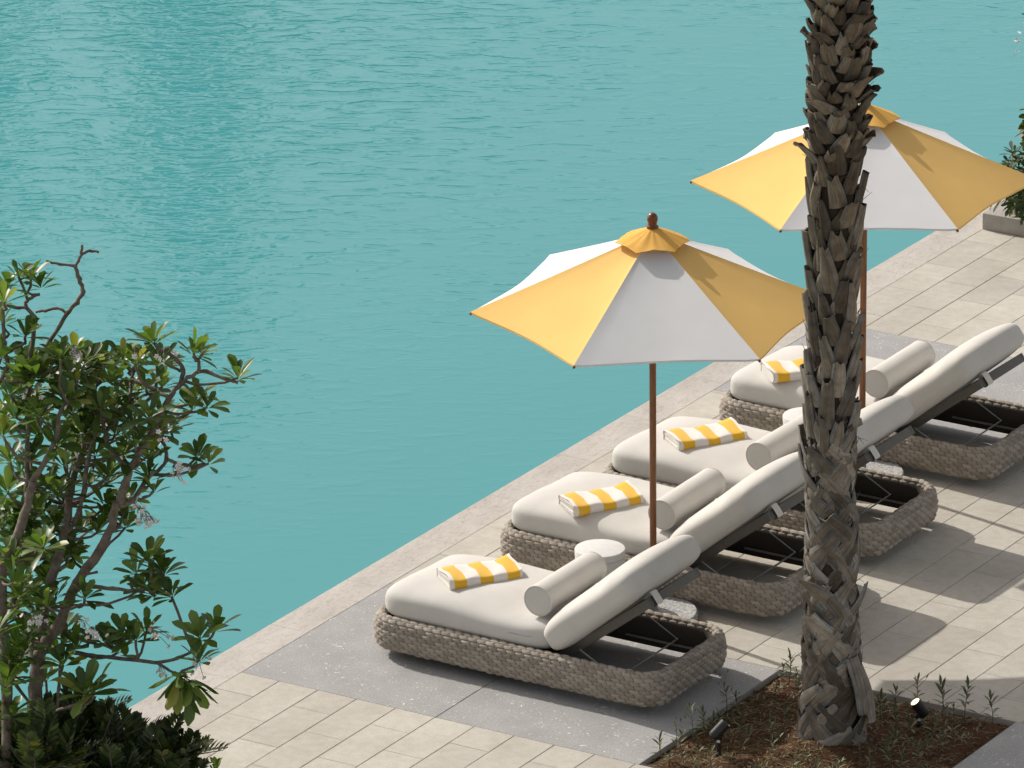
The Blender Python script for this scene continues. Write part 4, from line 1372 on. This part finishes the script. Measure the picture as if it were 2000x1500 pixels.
# small upright sprig at the bottom edge
c = at_z(420, 1510, .30)
sp = thing('leafy_sprig', 'single leafy sprig poking up from the bottom edge, right of the dark shrubs', 'plant', (c.x, c.y, 0))
mb = MB(); rosette(mb, (0, 0, .30), (0, 0, 1), 8, .13, .038, random.Random(8), (10, 55)); mb.build('leaves', M_LEAF, sp)
mb = MB(); mb.tube([(0, 0, 0), (.01, 0, .15), (0, 0, .30)], [.010, .008, .006], 6); mb.build('stem', M_BARK, sp)

# ------------------------------------------------------------------ palm bed: seedlings, straw, spotlights
def seedling_mesh(seed, h, n, ll, bare=False):
    rg_ = random.Random(seed)
    mb = MB()
    tip = Vector((rg_.uniform(-.03, .03), rg_.uniform(-.03, .03), h))
    mid = tip * .5 + Vector((rg_.uniform(-.012, .012), rg_.uniform(-.012, .012), 0))
    mb.tube([(0, 0, -.02), mid, tip], [.0035, .0028, .0018], 5, mi=1)
    for k in range(n):
        f = .3 + .7 * k / (n - 1)
        p_ = (mid * 2 * f if f < .5 else mid.lerp(tip, (f - .5) * 2))
        a = k * GOLD + rg_.uniform(-.3, .3)
        el = rad(15 + 55 * f * f + rg_.uniform(-12, 12))
        d = Vector((math.cos(a) * math.cos(el), math.sin(a) * math.cos(el), math.sin(el)))
        if bare and k % 2:
            e = p_ + d * ll * .9; mb.tube([p_, e], [.0018, .001], 4, mi=1); p_ = e
            for q in range(2):
                leaf(mb, p_, d + Vector((rg_.uniform(-.6, .6), rg_.uniform(-.6, .6), .2)), (0, 0, 1), ll * .45, .008, droop=.1, obov=.9, seg=3)
            continue
        leaf(mb, p_, d, Vector((0, 0, 1)) + d * -.3, ll * rg_.uniform(.7, 1.15), ll * .19, droop=.22, obov=.85, seg=4)
    me_o = mb
    return me_o
G_SEED = 'seedlings in the palm bed'
def put_seed(name, proto_or_mb, loc, rz, s, label):
    if isinstance(proto_or_mb, MB): o = proto_or_mb.build(name, [M_SEED, M_BARK])
    else:
        o = proto_or_mb.copy(); COL.objects.link(o)
    o.location = loc; o.rotation_euler = (0, 0, rz); o.scale = (s, s, s)
    return tag(o, label, 'seedling', G_SEED)
SPECIAL = [(1420, 1385, .20, 12, .08, True, 'dark twiggy seedling standing against the grey slab, nearest the first lounger'),
           (1540, 1345, .20, 15, .09, False, 'bushy seedling at the back left corner of the bed, beside the palm trunk'),
           (1722, 1405, .17, 14, .09, False, 'seedling just right of the palm trunk at the back edge of the bed'),
           (1755, 1396, .19, 13, .085, False, 'pointed seedling between the palm trunk and the lit right spotlight'),
           (1797, 1392, .24, 13, .085, True, 'tallest twiggy seedling directly behind the lit right spotlight'),
           (1841, 1400, .22, 13, .105, False, 'first tall seedling to the right of the lit spotlight'),
           (1882, 1410, .22, 16, .10, False, 'bushiest tall seedling on the right, second right of the lit spotlight'),
           (1938, 1420, .20, 12, .10, False, 'farthest right seedling by the right corner of the bed'),
           (1355, 1450, .26, 13, .075, True, 'twiggy seedling leaning over the slab left of the dark spotlight'),
           (1318, 1462, .18, 10, .07, True, 'thin seedling on the slab edge, second from the front corner of the bed'),
           (1295, 1480, .15, 10, .085, False, 'seedling closest to the front left corner of the bed'),
           (1380, 1432, .15, 14, .08, False, 'bushy seedling just left of the dark spotlight head')]
for k, (px, py, h, n, ll, bare, lab) in enumerate(SPECIAL):
    p = at_z(px, py, 0.0)
    p.x = min(max(p.x, BED[0] + .03), BED[1] - .03); p.y = min(max(p.y, BED[2] + .03), BED[3] - .03)
    put_seed('seedling', seedling_mesh(100 + k, h, n, ll, bare), (p.x, p.y, soil_z(p.x, p.y)), k, 1.0, lab)
rg = random.Random(77)
protos = []
SHARED = 'small narrow-leaved seedling in the open soil around the palm foot'
placed = []
tries = 0
while len(placed) < 120 and tries < 4000:
    tries += 1
    x, y_ = rg.uniform(BED[0] + .08, BED[1] - .08), rg.uniform(BED[2] + .06, BED[3] - .1)
    if math.hypot(x - PALM.x, y_ - PALM.y) < .33: continue
    if any(math.hypot(x - a, y_ - b_) < .07 for a, b_ in placed): continue
    placed.append((x, y_))
    if len(protos) < 6:
        k = len(protos)
        o = put_seed('seedling', seedling_mesh(200 + k, (.07, .11, .13, .09, .15, .06)[k], (8, 9, 11, 8, 12, 7)[k], (.07, .085, .08, .095, .08, .075)[k]), (x, y_, soil_z(x, y_)), rg.uniform(0, 6), .75, SHARED)
        protos.append(o)
    else:
        put_seed('seedling', protos[rg.randrange(6)], (x, y_, soil_z(x, y_)), rg.uniform(0, 6.28), rg.uniform(.5, .95), SHARED)
# straw, fallen leaves and crumbs
mb = MB()
for _ in range(3800):
    x, y_ = rg.uniform(BED[0] + .03, BED[1] - .03), rg.uniform(BED[2] + .02, BED[3] - .04)
    a = rg.uniform(0, 6.28); ln = rg.uniform(.02, .085)
    z = soil_z(x, y_) + .004
    d = Vector((math.cos(a), math.sin(a), rg.uniform(-.05, .25))).normalized()
    leaf(mb, (x, y_, z), d, (0, 0, 1), ln, rg.uniform(.003, .010), mi=0 if rg.random() < .55 else 1, droop=.1, obov=1, seg=2)
for _ in range(500):
    x, y_ = rg.uniform(BED[0] + .03, BED[1] - .03), rg.uniform(BED[2] + .02, BED[3] - .04)
    r_ = rg.uniform(.004, .014); z = soil_z(x, y_)
    mb.lathe([(0, -r_), (r_ * .8, -r_ * .4), (r_, .1 * r_), (r_ * .6, r_ * .6), (0, r_ * .7)], (x, y_, z), 5, mi=2)
M_STRAW = mat('dry_straw', (.26, .19, .115, 1), .9, .1)
tag(mb.build('ground_litter', [M_STRAW, M_SEED, M_SOIL]), 'dry straw, crumbs and tiny weeds over the red soil', 'ground cover', kind='stuff')

def make_spot(px, py, axis, label, stake_h):
    p = at_z(px, py, 0.0)
    z0 = soil_z(p.x, p.y)
    root = thing('garden_spotlight', label, 'spotlight', (p.x, p.y, z0), 0, 'garden spotlights aimed at the palm')
    ax = Vector(axis).normalized()
    R = ax.to_track_quat('Z', 'Y').to_matrix()
    pivot = Vector((0, 0, stake_h)); c0 = pivot + Vector((-ax.x, -ax.y, 0)).normalized() * .028 + Vector((0, 0, .012))
    mb = MB(); mb.lathe([(0, -.025), (.030, -.022), (.036, -.012), (.0375, 0), (.0375, .105), (.034, .107), (.033, .096), (0, .094)], c0, 28, R=R)
    mb.build('lamp_head', M_BLACK, root, angle=40)
    mb = MB(); mb.lathe([(0, .0955), (.032, .0955), (.032, .0975), (0, .0985)], c0, 28, R=R)
    mb.build('lens', M_GLOW, root)
    mb = MB()
    mb.box(pivot + Vector((0, 0, -.012)), (.022, .05, .045), ch=.006)
    mb.tube([pivot + Vector((0, -.034, -.005)), pivot + Vector((0, .034, -.005))], .013, 14)
    mb.build('bracket', M_BLACK, root, angle=40)
    mb = MB(); mb.box(pivot + Vector((.012, -.030, -.022)), (.026, .004, .018), ch=.001); mb.build('rating_tag', M_STICKER, root)
    mb = MB()
    mb.lathe([(0, stake_h - .01), (.014, stake_h - .012), (.013, .02), (.020, .018), (.021, 0), (.004, -.10), (0, -.11)], (0, 0, 0), 14)
    mb.build('stake', M_BLACK, root, angle=40)
    return root
make_spot(1404, 1474, (.45, .50, .66), 'black spotlight on a stake at the left of the bed, lens seen edge-on', .135)
make_spot(1795, 1418, (-.30, -.42, .74), 'black spotlight right of the palm, its warm lit lens facing us', .075)

# ------------------------------------------------------------------ planter at the right edge
pl = thing('stone_planter', 'low stone planter kerb at the right edge behind the rear umbrella', 'planter', (COLS_X0, 10.30, 0))
mb = MB()
PW, PD = 5.0, 2.6
mb.box((PW / 2, .16, .066), (PW, .32, .131), ch=.006)
mb.box((.16, .32 + (PD - .32) / 2 + .001, .066), (.32, PD - .322, .131), ch=.006)
mb.box((PW / 2 + .16, PD + .16, .066), (PW - .32, .318, .131), ch=.006)
mb.build('kerb', M_KERB, pl, smooth=False)
mb = MB(); mb.grid([[(.31 + (PW - .3) * i / 8, .31 + (PD - .2) * j / 8, .095 + .01 * math.sin(i * 3 + j)) for i in range(9)] for j in range(9)])
mb.build('planter_soil', M_SOIL, pl)
def planter_shrub(px, py, z, n, R_, label, seed, L_=.10):
    c = at_z(px, py, z)
    root = thing('planter_shrub', label, 'shrub', (c.x, c.y, .10), 0, 'plants in the stone planter')
    rg_ = random.Random(seed); mb = MB()
    for k in range(n):
        a = k * GOLD; el = math.asin(-.45 + 1.45 * (k + .5) / n)
        d = Vector((math.cos(a) * math.cos(el), math.sin(a) * math.cos(el), math.sin(el)))
        rr = R_ * rg_.uniform(.72, 1.05)
        rosette(mb, Vector((0, 0, z - .10)) + d * rr, d + Vector((0, 0, .5)), 9, L_, L_ * .36, rg_)
    mb.build('leaves', M_CYCAD, root)
    mb = MB()
    for k in range(9):
        a = k * 2 * PI / 9
        mb.tube([(.02 * math.cos(a), .02 * math.sin(a), 0), (R_ * .3 * math.cos(a), R_ * .3 * math.sin(a), (z - .1) * .6), (R_ * .6 * math.cos(a), R_ * .6 * math.sin(a), (z - .1) * 1.1)], [.012, .010, .006], 6)
    mb.build('stems', M_BARK, root)
planter_shrub(2030, 366, .46, 90, .33, 'dense dark green shrub in the planter, level with the rear umbrella rim', 1)
planter_shrub(2014, 398, .20, 40, .13, 'lowest dark shrub on the planter kerb at the right edge', 2, .08)
planter_shrub(2062, 248, 1.20, 50, .20, 'taller shrub at the right edge, leaf tips entering above the rear umbrella', 3, .13)
# flowering twig cut by the frame high on the right
c = at_z(2036, 55, 2.0)
tw = thing('flowering_branch', 'pale flowering twig tip at the upper right edge of the picture', 'plant', (c.x, c.y, .1), 0, 'plants in the stone planter')
mb = MB(); rg_ = random.Random(6)
for k in range(7): rosette(mb, (rg_.uniform(-.12, .12), rg_.uniform(-.12, .12), 1.9 + rg_.uniform(-.15, .2)), (0, 0, 1), 9, .10, .04, rg_)
mb.build('leaves', M_CYCAD, tw)
mb = MB(); mb.tube([(0, 0, 0), (.02, .02, 1.0), (0, 0, 1.9)], [.03, .02, .01], 8); mb.build('stem', M_BARK, tw)
mb = MB()
for k in range(22):
    p1 = Vector((rg_.uniform(-.17, .1), rg_.uniform(-.15, .1), 1.9 + rg_.uniform(-.2, .05)))
    for q in range(4): leaf(mb, p1, (rg_.uniform(-1, 1), rg_.uniform(-1, 1), rg_.uniform(-.3, 1)), (0, 0, 1), .03, .018, droop=0, obov=1, seg=2)
mb.build('flowers', M_PETAL, tw)
